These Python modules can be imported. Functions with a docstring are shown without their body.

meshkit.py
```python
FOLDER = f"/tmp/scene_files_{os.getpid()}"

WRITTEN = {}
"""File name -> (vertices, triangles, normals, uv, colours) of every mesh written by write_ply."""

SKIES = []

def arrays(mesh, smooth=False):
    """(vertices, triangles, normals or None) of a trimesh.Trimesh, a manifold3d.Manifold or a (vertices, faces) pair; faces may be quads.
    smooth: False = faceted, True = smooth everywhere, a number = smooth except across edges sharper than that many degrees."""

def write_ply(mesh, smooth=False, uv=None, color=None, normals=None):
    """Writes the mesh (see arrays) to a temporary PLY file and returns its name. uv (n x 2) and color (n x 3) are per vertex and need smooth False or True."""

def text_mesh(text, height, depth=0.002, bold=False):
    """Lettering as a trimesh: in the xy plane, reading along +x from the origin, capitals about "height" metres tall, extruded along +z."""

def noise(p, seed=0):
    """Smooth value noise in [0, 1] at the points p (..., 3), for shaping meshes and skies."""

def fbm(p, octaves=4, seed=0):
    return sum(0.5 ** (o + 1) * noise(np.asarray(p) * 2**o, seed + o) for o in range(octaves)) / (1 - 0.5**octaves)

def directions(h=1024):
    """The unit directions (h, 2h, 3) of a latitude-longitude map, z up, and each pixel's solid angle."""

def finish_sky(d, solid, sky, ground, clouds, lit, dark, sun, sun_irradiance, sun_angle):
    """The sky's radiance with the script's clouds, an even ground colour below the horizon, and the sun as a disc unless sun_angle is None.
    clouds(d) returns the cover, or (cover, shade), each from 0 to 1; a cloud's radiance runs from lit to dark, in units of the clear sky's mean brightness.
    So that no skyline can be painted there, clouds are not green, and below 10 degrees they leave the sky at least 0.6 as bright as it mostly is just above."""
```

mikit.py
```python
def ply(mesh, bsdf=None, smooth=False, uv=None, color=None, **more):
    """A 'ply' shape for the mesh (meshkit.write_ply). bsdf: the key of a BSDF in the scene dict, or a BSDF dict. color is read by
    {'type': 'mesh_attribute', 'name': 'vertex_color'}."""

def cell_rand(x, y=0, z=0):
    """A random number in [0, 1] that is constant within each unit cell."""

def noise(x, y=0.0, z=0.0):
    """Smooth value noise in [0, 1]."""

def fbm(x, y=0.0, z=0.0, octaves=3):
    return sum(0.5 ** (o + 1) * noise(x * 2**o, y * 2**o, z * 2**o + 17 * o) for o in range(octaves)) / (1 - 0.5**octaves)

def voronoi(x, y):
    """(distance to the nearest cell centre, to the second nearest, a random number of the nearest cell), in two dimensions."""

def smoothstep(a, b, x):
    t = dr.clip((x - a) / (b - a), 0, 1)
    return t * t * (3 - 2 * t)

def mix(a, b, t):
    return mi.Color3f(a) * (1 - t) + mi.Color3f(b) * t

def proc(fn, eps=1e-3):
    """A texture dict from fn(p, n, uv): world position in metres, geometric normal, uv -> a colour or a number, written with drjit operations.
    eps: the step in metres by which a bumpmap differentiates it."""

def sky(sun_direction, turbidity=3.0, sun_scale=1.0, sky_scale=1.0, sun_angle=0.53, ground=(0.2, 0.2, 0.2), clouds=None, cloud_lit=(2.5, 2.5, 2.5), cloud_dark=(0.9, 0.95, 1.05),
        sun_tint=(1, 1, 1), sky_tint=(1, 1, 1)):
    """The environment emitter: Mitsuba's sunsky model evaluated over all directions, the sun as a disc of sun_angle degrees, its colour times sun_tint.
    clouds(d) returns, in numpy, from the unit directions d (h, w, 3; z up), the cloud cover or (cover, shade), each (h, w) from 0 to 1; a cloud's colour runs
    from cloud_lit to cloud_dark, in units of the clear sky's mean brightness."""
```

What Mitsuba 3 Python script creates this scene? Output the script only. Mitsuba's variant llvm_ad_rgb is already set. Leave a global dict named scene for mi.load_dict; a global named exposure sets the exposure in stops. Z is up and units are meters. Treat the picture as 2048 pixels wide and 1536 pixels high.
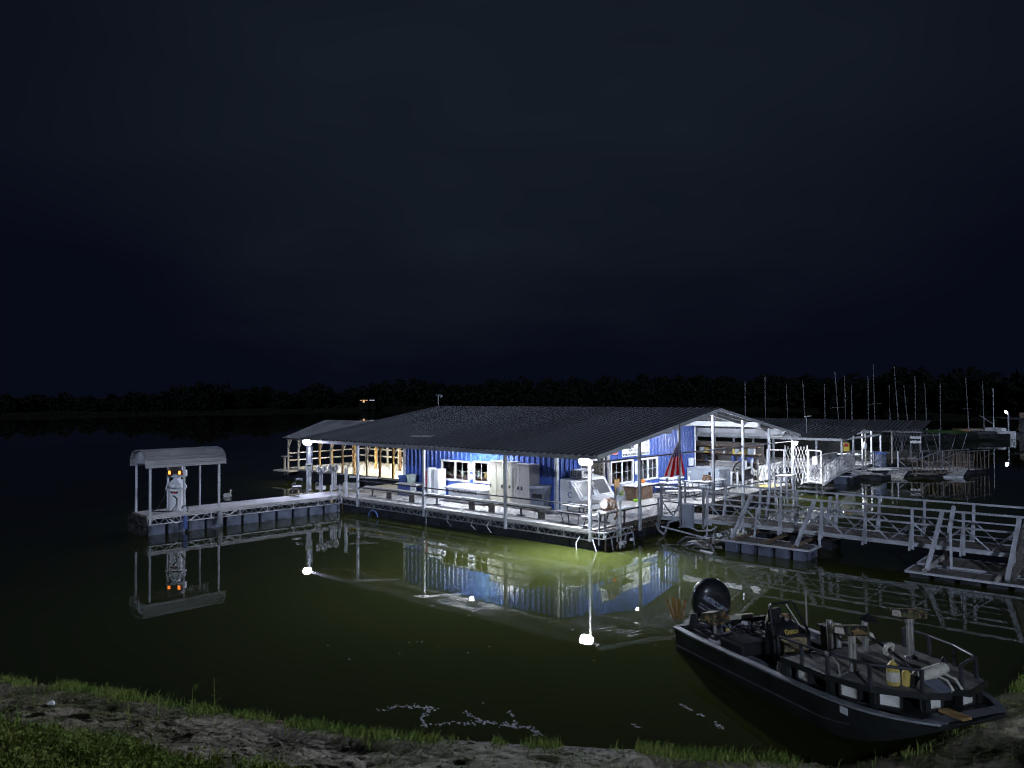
import math, random
import numpy as np
import trimesh, manifold3d
import drjit as dr
import mitsuba as mi
import mikit, meshkit
from mikit import proc, noise, fbm, voronoi, cell_rand, smoothstep, mix

T = mi.ScalarTransform4f
rng = np.random.default_rng(7)
random.seed(7)
scene, labels = {}, {}

# ------------------------------------------------------------------ camera
CAM = np.array([15.0134, -21.2517, 5.2412])
FWD = np.array([-0.65871, 0.75219, 0.01775])
UP = np.array([0.01491, -0.01054, 0.99983])
RIGHT = np.array([0.75225, 0.65886, -0.00427])
scene['camera'] = {'type': 'perspective', 'fov': 68.41, 'fov_axis': 'x', 'near_clip': 0.1, 'far_clip': 6000.0,
                   'to_world': T().look_at(origin=CAM.tolist(), target=(CAM + FWD).tolist(), up=UP.tolist())}
R2 = RIGHT[:2] / np.hypot(*RIGHT[:2])
F2 = FWD[:2] / np.hypot(*FWD[:2])


def plan(r, w):
    """metres to the right of and ahead of the photographer -> x, y"""
    return CAM[:2] + r * R2 + w * F2


# ------------------------------------------------------------------ sky and exposure
SKY_SCALE, FILL_SUN_SCALE = 0.33, 0.95
FILL_SUN_TINT = (0.60, 1.0, 2.5)
L_CORNER, L_WALL, L_SIGN, L_GATE, L_RIDGE, L_POLE = 780, 80, 34, 85, 120, 105
L_PASSAGE, L_PIER, L_SHORE = 110, 1300, 400
exposure = 0.0


def night_clouds(d):
    n = meshkit.fbm(np.stack([d[..., 0] / (d[..., 2] + 0.25), d[..., 1] / (d[..., 2] + 0.25), d[..., 2] * 2], -1) * 1.3, 4, 3)
    glow = np.clip(d @ np.array([-0.6, 0.7, 0.4]) / 1.005, 0, 1) ** 6
    low = np.clip(1 - d[..., 2] / 0.28, 0, 1)
    shade = np.clip(0.95 - 0.75 * glow * (0.5 + 1.3 * (n - 0.42)) + 0.35 * low, 0, 1)
    return 1.0, shade


scene['sky'] = mikit.sky((0.55, -0.80, 0.29), turbidity=3, sun_scale=FILL_SUN_SCALE, sky_scale=SKY_SCALE, sun_angle=1.5, ground=(0.02, 0.02, 0.02),
                         clouds=night_clouds, cloud_lit=(0.58, 0.86, 1.30), cloud_dark=(0.11, 0.15, 0.42), sun_tint=FILL_SUN_TINT)  # sun disc added as an unseen moon-like fill from behind the camera
scene['sky']['sampling_weight'] = 2.0
COOL = (0.80, 0.87, 1.0)
VIOLET = (0.70, 0.74, 1.0)
WARM = (1.0, 0.90, 0.62)

# ------------------------------------------------------------------ materials
def rgb(c):
    return {'type': 'rgb', 'value': list(c)} if not isinstance(c, dict) else c


def mat(name, color, rough=0.6, metal=0.0, spec=0.4, bump=None, bscale=1.0, **more):
    b = {'type': 'principled', 'base_color': rgb(color), 'roughness': rough if not isinstance(rough, dict) else rough, 'metallic': metal, 'specular': spec, **more}
    if bump is not None:
        b = {'type': 'bumpmap', 'arbitrary': bump, 'scale': bscale, 'bsdf': b}
    scene[name] = {'type': 'twosided', 'bsdf': b}
    return name


def worn(a, b, s=3.0, dirt=0.35, streak=False):
    def f(p, n, uv):
        k = fbm(p.x * s, p.y * s, p.z * (s * (0.25 if streak else 1.0)), 3)
        g = noise(p.x * s * 9, p.y * s * 9, p.z * s * 9)
        return mix(a, b, smoothstep(0.35, 0.75, k) * 0.8 + 0.2 * g) * (1 - dirt * smoothstep(0.55, 0.8, fbm(p.x * s * 0.6 + 9, p.y * s * 0.6, p.z * s * 0.6 + 4, 2)))
    return proc(f)


def wood(a, b, s=1.0):
    def f(p, n, uv):
        board = cell_rand(dr.floor(p.x * 7.0), dr.floor(p.y * 7.0), dr.floor(p.z * 7))
        gr = fbm(p.x * 5 * s, p.y * 22 * s, p.z * 22 * s, 3)
        return mix(a, b, smoothstep(0.3, 0.75, gr)) * (0.78 + 0.3 * fbm(p.x * 1.1, p.y * 1.1, p.z, 2) + 0.12 * (board - 0.5))
    return proc(f)


mat('pale_steel', worn((0.58, 0.60, 0.65), (0.42, 0.43, 0.47), 2.2, 0.3), 0.45, 0.15)
mat('dull_steel', worn((0.30, 0.31, 0.34), (0.20, 0.20, 0.22), 2.5), 0.5, 0.25)
mat('rusty_steel', worn((0.23, 0.16, 0.11), (0.12, 0.09, 0.07), 5), 0.75)
mat('dark_steel', worn((0.06, 0.06, 0.07), (0.035, 0.035, 0.04), 4), 0.5)
mat('roof_metal', proc(lambda p, n, uv: mix(mix((0.10, 0.10, 0.107), (0.075, 0.075, 0.082), fbm(p.x * 0.7, p.y * 0.25, 0.0, 3)), (0.25, 0.25, 0.27), smoothstep(0.38, 0.5, (p.x + 17.35) * 3.2102 - dr.floor((p.x + 17.35) * 3.2102)) * smoothstep(0.78, 0.66, (p.x + 17.35) * 3.2102 - dr.floor((p.x + 17.35) * 3.2102))) * (0.85 + 0.3 * cell_rand(dr.floor((p.x + 17.35) / 0.935), dr.floor((p.y - 9) / 50), 0))), 0.42, 0.3)  # pans darker than rib tops: rib shading put into the colour
mat('roof_pale', worn((0.42, 0.42, 0.44), (0.34, 0.34, 0.36), 0.9, 0.35), 0.45, 0.2)
mat('blue_sheet', worn((0.034, 0.078, 0.31), (0.045, 0.095, 0.35), 1.0, 0.18), 0.3, 0.0, 0.8)
mat('white_paint', worn((0.78, 0.79, 0.80), (0.66, 0.67, 0.68), 2, 0.25), 0.5)
mat('white_gloss', worn((0.80, 0.81, 0.83), (0.72, 0.73, 0.75), 2, 0.2, True), 0.3)
mat('deck_wood', wood((0.42, 0.40, 0.37), (0.29, 0.275, 0.26)), 0.8)
mat('deck_wood_pale', wood((0.47, 0.46, 0.44), (0.34, 0.33, 0.32)), 0.8)
mat('deck_wood_dark', wood((0.15, 0.135, 0.125), (0.085, 0.078, 0.07)), 0.85)
mat('yellow_wood', wood((0.48, 0.31, 0.13), (0.34, 0.20, 0.08)), 0.75)
mat('brown_wood', wood((0.16, 0.10, 0.065), (0.08, 0.055, 0.04)), 0.8)
mat('dock_concrete', worn((0.46, 0.45, 0.45), (0.36, 0.36, 0.36), 1.6, 0.3), 0.85)
mat('float_blue', worn((0.13, 0.15, 0.21), (0.06, 0.07, 0.10), 3.5, 0.5, True), 0.6)
mat('float_black', worn((0.03, 0.032, 0.04), (0.015, 0.015, 0.02), 3), 0.6)
mat('rubber', worn((0.025, 0.025, 0.025), (0.014, 0.014, 0.014), 8), 0.8)
mat('black_plastic', (0.02, 0.02, 0.022), 0.4)
mat('locker_tan', worn((0.45, 0.42, 0.33), (0.38, 0.36, 0.28), 2, 0.3, True), 0.5)
mat('locker_grey', worn((0.36, 0.34, 0.33), (0.28, 0.27, 0.26), 2, 0.3, True), 0.5)
mat('bin_grey', worn((0.17, 0.19, 0.24), (0.12, 0.13, 0.17), 3), 0.55)
mat('tub_green', worn((0.30, 0.36, 0.33), (0.24, 0.29, 0.27), 3), 0.6)
mat('tub_blue', (0.07, 0.11, 0.30), 0.55)
mat('ac_grey', worn((0.40, 0.44, 0.48), (0.33, 0.36, 0.40), 1.5, 0.25, True), 0.5)
mat('elec_grey', worn((0.33, 0.36, 0.43), (0.28, 0.30, 0.36), 2, 0.25, True), 0.45)
mat('door_dark', (0.085, 0.085, 0.09), 0.35)
mat('print_black', (0.012, 0.013, 0.018), 0.6)
mat('print_red', (0.50, 0.02, 0.02), 0.5)
mat('print_blue', (0.03, 0.06, 0.30), 0.5)
mat('sign_white', worn((0.72, 0.73, 0.72), (0.64, 0.65, 0.64), 2, 0.15), 0.55)
mat('sign_yellow', (0.55, 0.44, 0.05), 0.5)
mat('orange_paint', (0.60, 0.16, 0.02), 0.5)
mat('lime_plastic', (0.28, 0.55, 0.04), 0.45)
mat('red_cloth', (0.36, 0.045, 0.04), 0.9)
mat('grey_cloth', worn((0.24, 0.24, 0.25), (0.18, 0.18, 0.19), 10), 0.95)
mat('brown_cloth', worn((0.20, 0.12, 0.07), (0.11, 0.07, 0.05), 9), 0.9)
mat('yellow_plastic', worn((0.60, 0.46, 0.12), (0.50, 0.37, 0.09), 6), 0.5)
mat('cream_plastic', worn((0.66, 0.63, 0.54), (0.56, 0.53, 0.45), 6), 0.45)
mat('alloy', worn((0.62, 0.61, 0.58), (0.50, 0.49, 0.47), 12), 0.3, 0.7)
mat('hull_paint', worn((0.026, 0.029, 0.028), (0.014, 0.016, 0.016), 2.5, 0.45), 0.42)
mat('boat_carpet', worn((0.17, 0.17, 0.19), (0.11, 0.11, 0.125), 7, 0.4), 0.95)
mat('boat_deck', worn((0.15, 0.145, 0.14), (0.085, 0.083, 0.082), 3.5, 0.5), 0.8)
mat('camo', proc(lambda p, n, uv: mix(mix((0.035, 0.03, 0.025), (0.26, 0.16, 0.07), smoothstep(0.52, 0.6, fbm(p.x * 11, p.y * 11, p.z * 11, 2))), (0.10, 0.10, 0.05), smoothstep(0.55, 0.6, fbm(p.x * 14 + 5, p.y * 14, p.z * 14, 2)))), 0.8)
mat('camo_tan', proc(lambda p, n, uv: mix((0.30, 0.24, 0.13), (0.12, 0.10, 0.06), smoothstep(0.45, 0.62, fbm(p.x * 7, p.y * 7, p.z * 7, 3)))), 0.7)
mat('cowl_black', (0.012, 0.013, 0.017), 0.16, 0.0, 0.6, clearcoat=0.6)
mat('reflector', (0.75, 0.74, 0.68), 0.4, 0.0)
mat('brown_item', worn((0.19, 0.13, 0.09), (0.09, 0.07, 0.05), 6), 0.8)
mat('duck_white', (0.75, 0.75, 0.72), 0.9)
mat('vine_green', (0.05, 0.10, 0.03), 0.8)
mat('tree_dark', (0.008, 0.011, 0.009), 1.0, spec=0.0)
mat('far_earth', (0.012, 0.013, 0.010), 1.0, spec=0.0)
scene['clear_pane'] = {'type': 'thindielectric', 'int_ior': 1.5}
scene['leaf'] = {'type': 'twosided', 'bsdf': {'type': 'diffuse', 'reflectance': proc(lambda p, n, uv: mix((0.12, 0.20, 0.045), (0.27, 0.30, 0.09), noise(p.x * 3, p.y * 3, p.z * 3)) * (0.6 + 0.8 * noise(p.x * 23, p.y * 23, p.z * 11)))}}
scene['dry_leaf'] = {'type': 'twosided', 'bsdf': {'type': 'diffuse', 'reflectance': proc(lambda p, n, uv: mix((0.17, 0.15, 0.08), (0.10, 0.12, 0.04), noise(p.x * 5, p.y * 5, p.z * 5)))}}


def ground_col(p, n, uv):
    big = fbm(p.x * 0.55, p.y * 0.55, 0, 3)
    mid = fbm(p.x * 2.6, p.y * 2.6, 3, 4)
    fine = noise(p.x * 38, p.y * 38, p.z * 38)
    grit = noise(p.x * 90, p.y * 90, p.z * 90)
    sand = mix((0.27, 0.235, 0.185), (0.10, 0.085, 0.065), smoothstep(0.35, 0.7, mid)) * (0.45 + 0.7 * fine + 0.4 * grit)
    turf = mix((0.06, 0.07, 0.03), (0.13, 0.12, 0.07), mid) * (0.5 + fine)
    c = mix(sand, turf, smoothstep(0.50, 0.64, big * 0.6 + mid * 0.42))
    wet = smoothstep(0.17, 0.02, p.z + 0.08 * (mid - 0.5))
    return c * (1 - 0.72 * wet)


scene['bank_soil'] = {'type': 'twosided', 'bsdf': {'type': 'bumpmap', 'arbitrary': proc(lambda p, n, uv: fbm(p.x * 9, p.y * 9, 1.0, 4), 0.01), 'scale': 0.05,
                      'bsdf': {'type': 'principled', 'base_color': proc(ground_col), 'roughness': 0.9, 'specular': 0.2}}}


def ripple(p, n, uv):
    a = fbm(p.x * 1.1 + 0.25 * p.y, p.y * 1.5, 0.3, 2)
    b = noise(p.x * 5.0, p.y * 6.5, 2.0)
    calm = 0.35 + 1.1 * fbm(p.x * 0.13, p.y * 0.13, 5.0, 2)
    return (a * 0.0009 + b * 0.00028) * calm


scene['green_water'] = {'type': 'bumpmap', 'arbitrary': proc(ripple, 0.03), 'scale': 1.0,
                       'bsdf': {'type': 'plastic', 'int_ior': 1.333, 'diffuse_reflectance': proc(lambda p, n, uv: mix((0.023, 0.028, 0.0066), (0.030, 0.036, 0.0085), fbm(p.x * 0.2, p.y * 0.2, 0.0, 3)))}}


# ------------------------------------------------------------------ mesh builder
class MB:
    def __init__(self, M=None):
        self.v, self.f, self.n, self.M = [], [], 0, M

    def add(self, v, f):
        v = np.asarray(v, float).reshape(-1, 3)
        f = np.asarray(f, int)
        if f.shape[1] == 4:
            f = np.vstack([f[:, [0, 1, 2]], f[:, [0, 2, 3]]])
        self.v.append(v); self.f.append(f + self.n); self.n += len(v)
        return self

    def tm(self, m):
        return self.add(m.vertices, m.faces)

    BF = np.array([[0, 3, 2, 1], [4, 5, 6, 7], [0, 1, 5, 4], [1, 2, 6, 5], [2, 3, 7, 6], [3, 0, 4, 7]])

    def box(self, x0, x1, y0, y1, z0, z1):
        return self.add([[x0, y0, z0], [x1, y0, z0], [x1, y1, z0], [x0, y1, z0], [x0, y0, z1], [x1, y0, z1], [x1, y1, z1], [x0, y1, z1]], self.BF)

    def cbox(self, c, s, rz=0.0, ry=0.0, rx=0.0):
        s = np.asarray(s) / 2
        v = np.array([[-1, -1, -1], [1, -1, -1], [1, 1, -1], [-1, 1, -1], [-1, -1, 1], [1, -1, 1], [1, 1, 1], [-1, 1, 1]]) * s
        for ang, (i, j) in ((rx, (1, 2)), (ry, (2, 0)), (rz, (0, 1))):
            if ang:
                c_, s_ = math.cos(ang), math.sin(ang)
                a, b = v[:, i].copy(), v[:, j].copy()
                v[:, i], v[:, j] = c_ * a - s_ * b, s_ * a + c_ * b
        return self.add(v + np.asarray(c), self.BF)

    def bar(self, p, q, w=0.05, h=None):
        p, q = np.asarray(p, float), np.asarray(q, float)
        h = h or w
        d = (q - p) / np.linalg.norm(q - p)
        a = np.cross(d, [0, 0, 1.0]) if abs(d[2]) < 0.95 else np.array([1.0, 0, 0])
        a /= np.linalg.norm(a)
        b = np.cross(a, d)
        a, b = a * w / 2, b * h / 2
        return self.add([p - a - b, p + a - b, p + a + b, p - a + b, q - a - b, q + a - b, q + a + b, q - a + b], self.BF[:, ::-1])

    def tube(self, pts, r, n=8, closed=False):
        p = np.asarray(pts, float)
        t = np.gradient(p, axis=0)
        t /= np.linalg.norm(t, axis=1, keepdims=True) + 1e-12
        ref = np.array([0, 0, 1.0]) if abs(t[:, 2]).mean() < 0.8 else np.array([0.31, 0.95, 0.0])
        a = np.cross(t, ref); a /= np.linalg.norm(a, axis=1, keepdims=True) + 1e-9
        b = np.cross(t, a)
        ang = np.arange(n) * 2 * np.pi / n
        rr = np.broadcast_to(r, (len(p),))[:, None, None]
        v = p[:, None] + rr * (np.cos(ang)[None, :, None] * a[:, None] + np.sin(ang)[None, :, None] * b[:, None])
        k = len(p)
        i, j = np.meshgrid(np.arange(k - 1), np.arange(n), indexing='ij')
        q = np.stack([i * n + j, i * n + (j + 1) % n, (i + 1) * n + (j + 1) % n, (i + 1) * n + j], -1).reshape(-1, 4)
        tri = np.vstack([q[:, [0, 1, 2]], q[:, [0, 2, 3]]])
        caps = [[0, m + 1, m] for m in range(1, n - 1)] + [[(k - 1) * n, (k - 1) * n + m, (k - 1) * n + m + 1] for m in range(1, n - 1)]
        return self.add(v.reshape(-1, 3), np.vstack([tri, caps]))

    def lathe(self, prof, c=(0, 0, 0), n=16, axis='z'):
        prof = np.asarray(prof, float)
        ang = np.arange(n) * 2 * np.pi / n
        v = np.stack([prof[:, None, 0] * np.cos(ang), prof[:, None, 0] * np.sin(ang), np.broadcast_to(prof[:, None, 1], (len(prof), n))], -1)
        if axis == 'x':
            v = v[..., [2, 0, 1]]
        elif axis == 'y':
            v = v[..., [1, 2, 0]]
        k = len(prof)
        i, j = np.meshgrid(np.arange(k - 1), np.arange(n), indexing='ij')
        q = np.stack([i * n + j, i * n + (j + 1) % n, (i + 1) * n + (j + 1) % n, (i + 1) * n + j], -1).reshape(-1, 4)
        return self.add(v.reshape(-1, 3) + np.asarray(c), q)

    def prism(self, poly, lo, hi, axis='z'):
        """polygon extruded from lo to hi along an axis; poly given in the two other coordinates (xy, xz for y, yz for x)"""
        from shapely.geometry import Polygon
        m = trimesh.creation.extrude_polygon(Polygon(poly), hi - lo, engine='earcut')
        v = np.array(m.vertices); v[:, 2] += lo
        f = m.faces
        if axis == 'y':
            v = v[:, [0, 2, 1]]; f = f[:, ::-1]
        elif axis == 'x':
            v = v[:, [2, 0, 1]]
        return self.add(v, f)

    def grid(self, P):
        a, b = P.shape[:2]
        i, j = np.meshgrid(np.arange(a - 1), np.arange(b - 1), indexing='ij')
        q = np.stack([i * b + j, (i + 1) * b + j, (i + 1) * b + j + 1, i * b + j + 1], -1).reshape(-1, 4)
        return self.add(P.reshape(-1, 3), q)

    def ball(self, c, r, sub=2):
        m = trimesh.creation.icosphere(subdivisions=sub, radius=1.0)
        return self.add(m.vertices * np.asarray(r) + np.asarray(c), m.faces)

    def hull(self, pts, r=0.0):
        if r:
            s = trimesh.creation.icosphere(subdivisions=1, radius=r).vertices
            pts = (np.asarray(pts, float)[:, None] + s[None]).reshape(-1, 3)
        h = trimesh.convex.convex_hull(np.asarray(pts, float))
        return self.add(h.vertices, h.faces)

    def rbox(self, x0, x1, y0, y1, z0, z1, r=0.02):
        return self.hull([[x, y, z] for x in (x0 + r, x1 - r) for y in (y0 + r, y1 - r) for z in (z0 + r, z1 - r)], r)

    def text(self, s, h, o, ex, ey, bold=True, depth=0.006, width=None):
        """lettering from o, reading along ex, upright along ey"""
        m = meshkit.text_mesh(s, h, depth, bold)
        v = np.array(m.vertices)
        if width:
            v[:, 0] *= width / max(v[:, 0].max(), 1e-6)
        ex, ey = np.asarray(ex, float), np.asarray(ey, float)
        ez = np.cross(ex, ey)
        return self.add(np.asarray(o) + v[:, :1] * ex + v[:, 1:2] * ey + v[:, 2:] * ez, m.faces)

    def mesh(self):
        v, f = np.vstack(self.v), np.vstack(self.f)
        if self.M is not None:
            v = v @ self.M[:3, :3].T + self.M[:3, 3]
        return v, f


def frame(o, ax, ay=None, az=None):
    """4 x 4 placing local axes at o; ax as an angle about z or a vector"""
    m = np.eye(4)
    if np.isscalar(ax):
        c, s = math.cos(ax), math.sin(ax)
        m[:2, :2] = [[c, -s], [s, c]]
    else:
        ax = np.asarray(ax, float); ay = np.asarray(ay, float)
        m[:3, 0], m[:3, 1] = ax, ay
        m[:3, 2] = np.cross(ax, ay) if az is None else az
    m[:3, 3] = o
    return m


used = set()


def num(k):
    base, i = k, 0
    while k in used:
        i += 1
        k = f'{base}_{i:03d}'
    used.add(k)
    return k


def thing(name, label, cat, group=None, kind=None):
    k = num(name)
    labels[k] = {'label': label, 'category': cat}
    if group: labels[k]['group'] = group
    if kind: labels[k]['kind'] = kind
    return k


def part(parent, name, mb, m, smooth=False, label=None, kind=None, **more):
    k = num(f'{parent}__{name}')
    scene[k] = mikit.ply(mb.mesh() if isinstance(mb, MB) else mb, m, smooth, **more)
    if label or kind:
        labels[k] = {}
        if label: labels[k]['label'] = label
        if kind: labels[k]['kind'] = kind
    return k


def solo(name, mb, m, label, cat=None, group=None, kind=None, smooth=False, **more):
    k = num(name)
    scene[k] = mikit.ply(mb.mesh() if isinstance(mb, MB) else mb, m, smooth, **more)
    labels[k] = {}
    for a, b in (('label', label), ('category', cat), ('group', group), ('kind', kind)):
        if b: labels[k][a] = b
    return k


def flood(label, pos, aim, power, color, w=0.34, h=0.26, group=None, arm=None, name='floodlight', cat='floodlight'):
    """a lamp: finned housing, hood frame and the lit lens, aimed along aim; power in W/sr at the centre"""
    pos, aim = np.asarray(pos, float), np.asarray(aim, float)
    z = aim / np.linalg.norm(aim)
    x = np.cross([0, 0, 1.0], z) if abs(z[2]) < 0.98 else np.array([1.0, 0, 0])
    x /= np.linalg.norm(x)
    M = frame(pos, x, np.cross(z, x), z)
    t = thing(name, label, cat, group)
    oval = [(w / 2 * np.sign(math.cos(q)) * abs(math.cos(q)) ** .7, h / 2 * np.sign(math.sin(q)) * abs(math.sin(q)) ** .7) for q in np.linspace(0, 2 * math.pi, 29)[:-1]]
    b = MB(M)
    b.prism([(x * .9, y * .9) for x, y in oval], -0.09, -0.006)
    for i in range(5):
        b.box(-w / 2 + 0.02 + i * (w - 0.06) / 4, -w / 2 + 0.04 + i * (w - 0.06) / 4, -h / 2 + 0.02, h / 2 - 0.02, -0.11, -0.07)
    part(t, 'housing', b, 'dull_steel')
    f = MB(M)
    f.tube([(x * 1.02, y * 1.02, -.004) for x, y in oval + oval[:1]], .014, 6)
    part(t, 'rim', f, 'dull_steel')
    if arm is not None:
        part(t, 'bracket', MB().bar(pos - z * 0.09, arm, 0.035), 'dull_steel')
    k = num(t + '__lens')
    v = np.array([[x, y, 0] for x, y in oval]) @ M[:3, :3].T + pos
    scene[k] = mikit.ply((v, np.array([[0, i, i + 1] for i in range(1, len(oval) - 1)])), {'type': 'diffuse', 'reflectance': {'type': 'rgb', 'value': 0.5}},
                         emitter={'type': 'area', 'sampling_weight': 4.0, 'radiance': {'type': 'rgb', 'value': [float(c * power / (w * h)) for c in color]}})
    return t


def bulb(label, pos, power, color, r, top, name='hanging_lamp'):
    """a bare globe lamp under a small hood, hung from the roof"""
    t = thing(name, label, 'lamp')
    x, y, z = pos
    part(t, 'hood', MB().lathe([(.03, z + r + .09), (r * 1.3, z + r + .03), (r * 1.5, z + r), (r * 1.5, z + r - .012), (.02, z + r + .03)], (x, y, 0), 16), 'dull_steel')
    part(t, 'stem', MB().tube([(x, y, z + r + .08), (x, y, top)], .015, 6), 'dull_steel')
    k = num(t + '__globe')
    scene[k] = mikit.ply(MB().ball(pos, r, 2).mesh(), 'white_paint', emitter={'type': 'area', 'sampling_weight': 4.0, 'radiance': {'type': 'rgb', 'value': [float(c * power / (math.pi * r * r)) for c in color]}})
    return t


def ribbed(parent, name, m, along, across, o, n, L0, L1, pitch=0.305, ribs=3, h=0.028, hole=None, norm=(0, 0, 1), top=None, broad=False):
    """profiled metal sheets side by side, each a part: `across` the ribs from o, `along` them from L0 to L1 (or to top(position across));
    hole: list of (a0, a1, l0, l1) openings"""
    along, across, o, norm = (np.asarray(q, float) for q in (along, across, o, norm))
    w = pitch * ribs
    keys = []
    for i in range(n):
        xs, hs = [], []
        for r in range(ribs):
            for dx, dh in ((0, 0), (0.09, 0), (0.14, 1), (0.19, 1), (0.24, 0), (0.3045, 0)) if broad else ((0.0, 0), (0.085, 0), (0.10, 0.2), (0.12, 0.2), (0.135, 0), (0.20, 0), (0.235, 1), (0.27, 1), (0.3045, 0)):
                xs.append(i * w + r * pitch + dx * pitch / 0.305); hs.append(dh * h)
        xs, hs = np.array(xs), np.array(hs)
        spans = [(xs[0], xs[-1], [])]
        cuts = sorted({a for q in (hole or []) for a in q[:2] if xs[0] < a < xs[-1]})
        edges = [xs[0], *cuts, xs[-1]]
        bs = {}
        for e0, e1 in zip(edges[:-1], edges[1:]):
            sel = np.concatenate([[e0], xs[(xs > e0 + 1e-4) & (xs < e1 - 1e-4)], [e1]])
            hh = np.interp(sel, xs, hs)
            lo = np.full(len(sel), L0); hi = np.array([top(s) for s in sel]) if top else np.full(len(sel), L1)
            gaps = [q for q in (hole or []) if q[0] <= (e0 + e1) / 2 <= q[1]]
            bands = [(lo, hi)]
            for q in gaps:
                nb = []
                for a, c in bands:
                    if (a < q[2]).all():
                        nb.append((a, np.minimum(c, q[2])))
                    if (c > q[3]).any():
                        nb.append((np.maximum(a, q[3]), c))
                bands = nb
            for bi, (a, c) in enumerate(bands):
                if (c - a).max() < 0.02:
                    continue
                P = np.stack([o + sel[:, None] * across + a[:, None] * along + hh[:, None] * norm, o + sel[:, None] * across + np.maximum(c, a)[:, None] * along + hh[:, None] * norm], 1)
                bs.setdefault(bi if not gaps or abs(e0 - e1) > 0.5 * w else bi + 10 * len(gaps), MB()).grid(P)
        for b in bs.values():
            keys.append(part(parent, name, b, m))
    return keys


def truss(b, p, q, h, bays, w=0.05, post=True, half=2):
    """two chords with zigzag web between p and q (upper chord), depth h"""
    p, q = np.asarray(p, float), np.asarray(q, float)
    dz = np.array([0, 0, -h])
    b.bar(p, q, w); b.bar(p + dz, q + dz, w)
    for i in range(bays):
        a, c = p + (q - p) * i / bays, p + (q - p) * (i + 1) / bays
        if post: b.bar(a, a + dz, w * 1.2)
        for k in range(half):
            s0, s1 = a + (c - a) * (k + 0.06) / half, a + (c - a) * (k + 0.94) / half
            mid = (s0 + s1) / 2
            b.bar(s0 + dz, mid, w * 0.5); b.bar(mid, s1 + dz, w * 0.5)
    return b

# ------------------------------------------------------------------ the setting: lake, bank, far shore
def sheet(x0, x1, y0, y1, z, nx=2, ny=2):
    X, Y = np.meshgrid(np.linspace(x0, x1, nx), np.linspace(y0, y1, ny), indexing='ij')
    return np.stack([X, Y, np.full_like(X, z)], -1)


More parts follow.
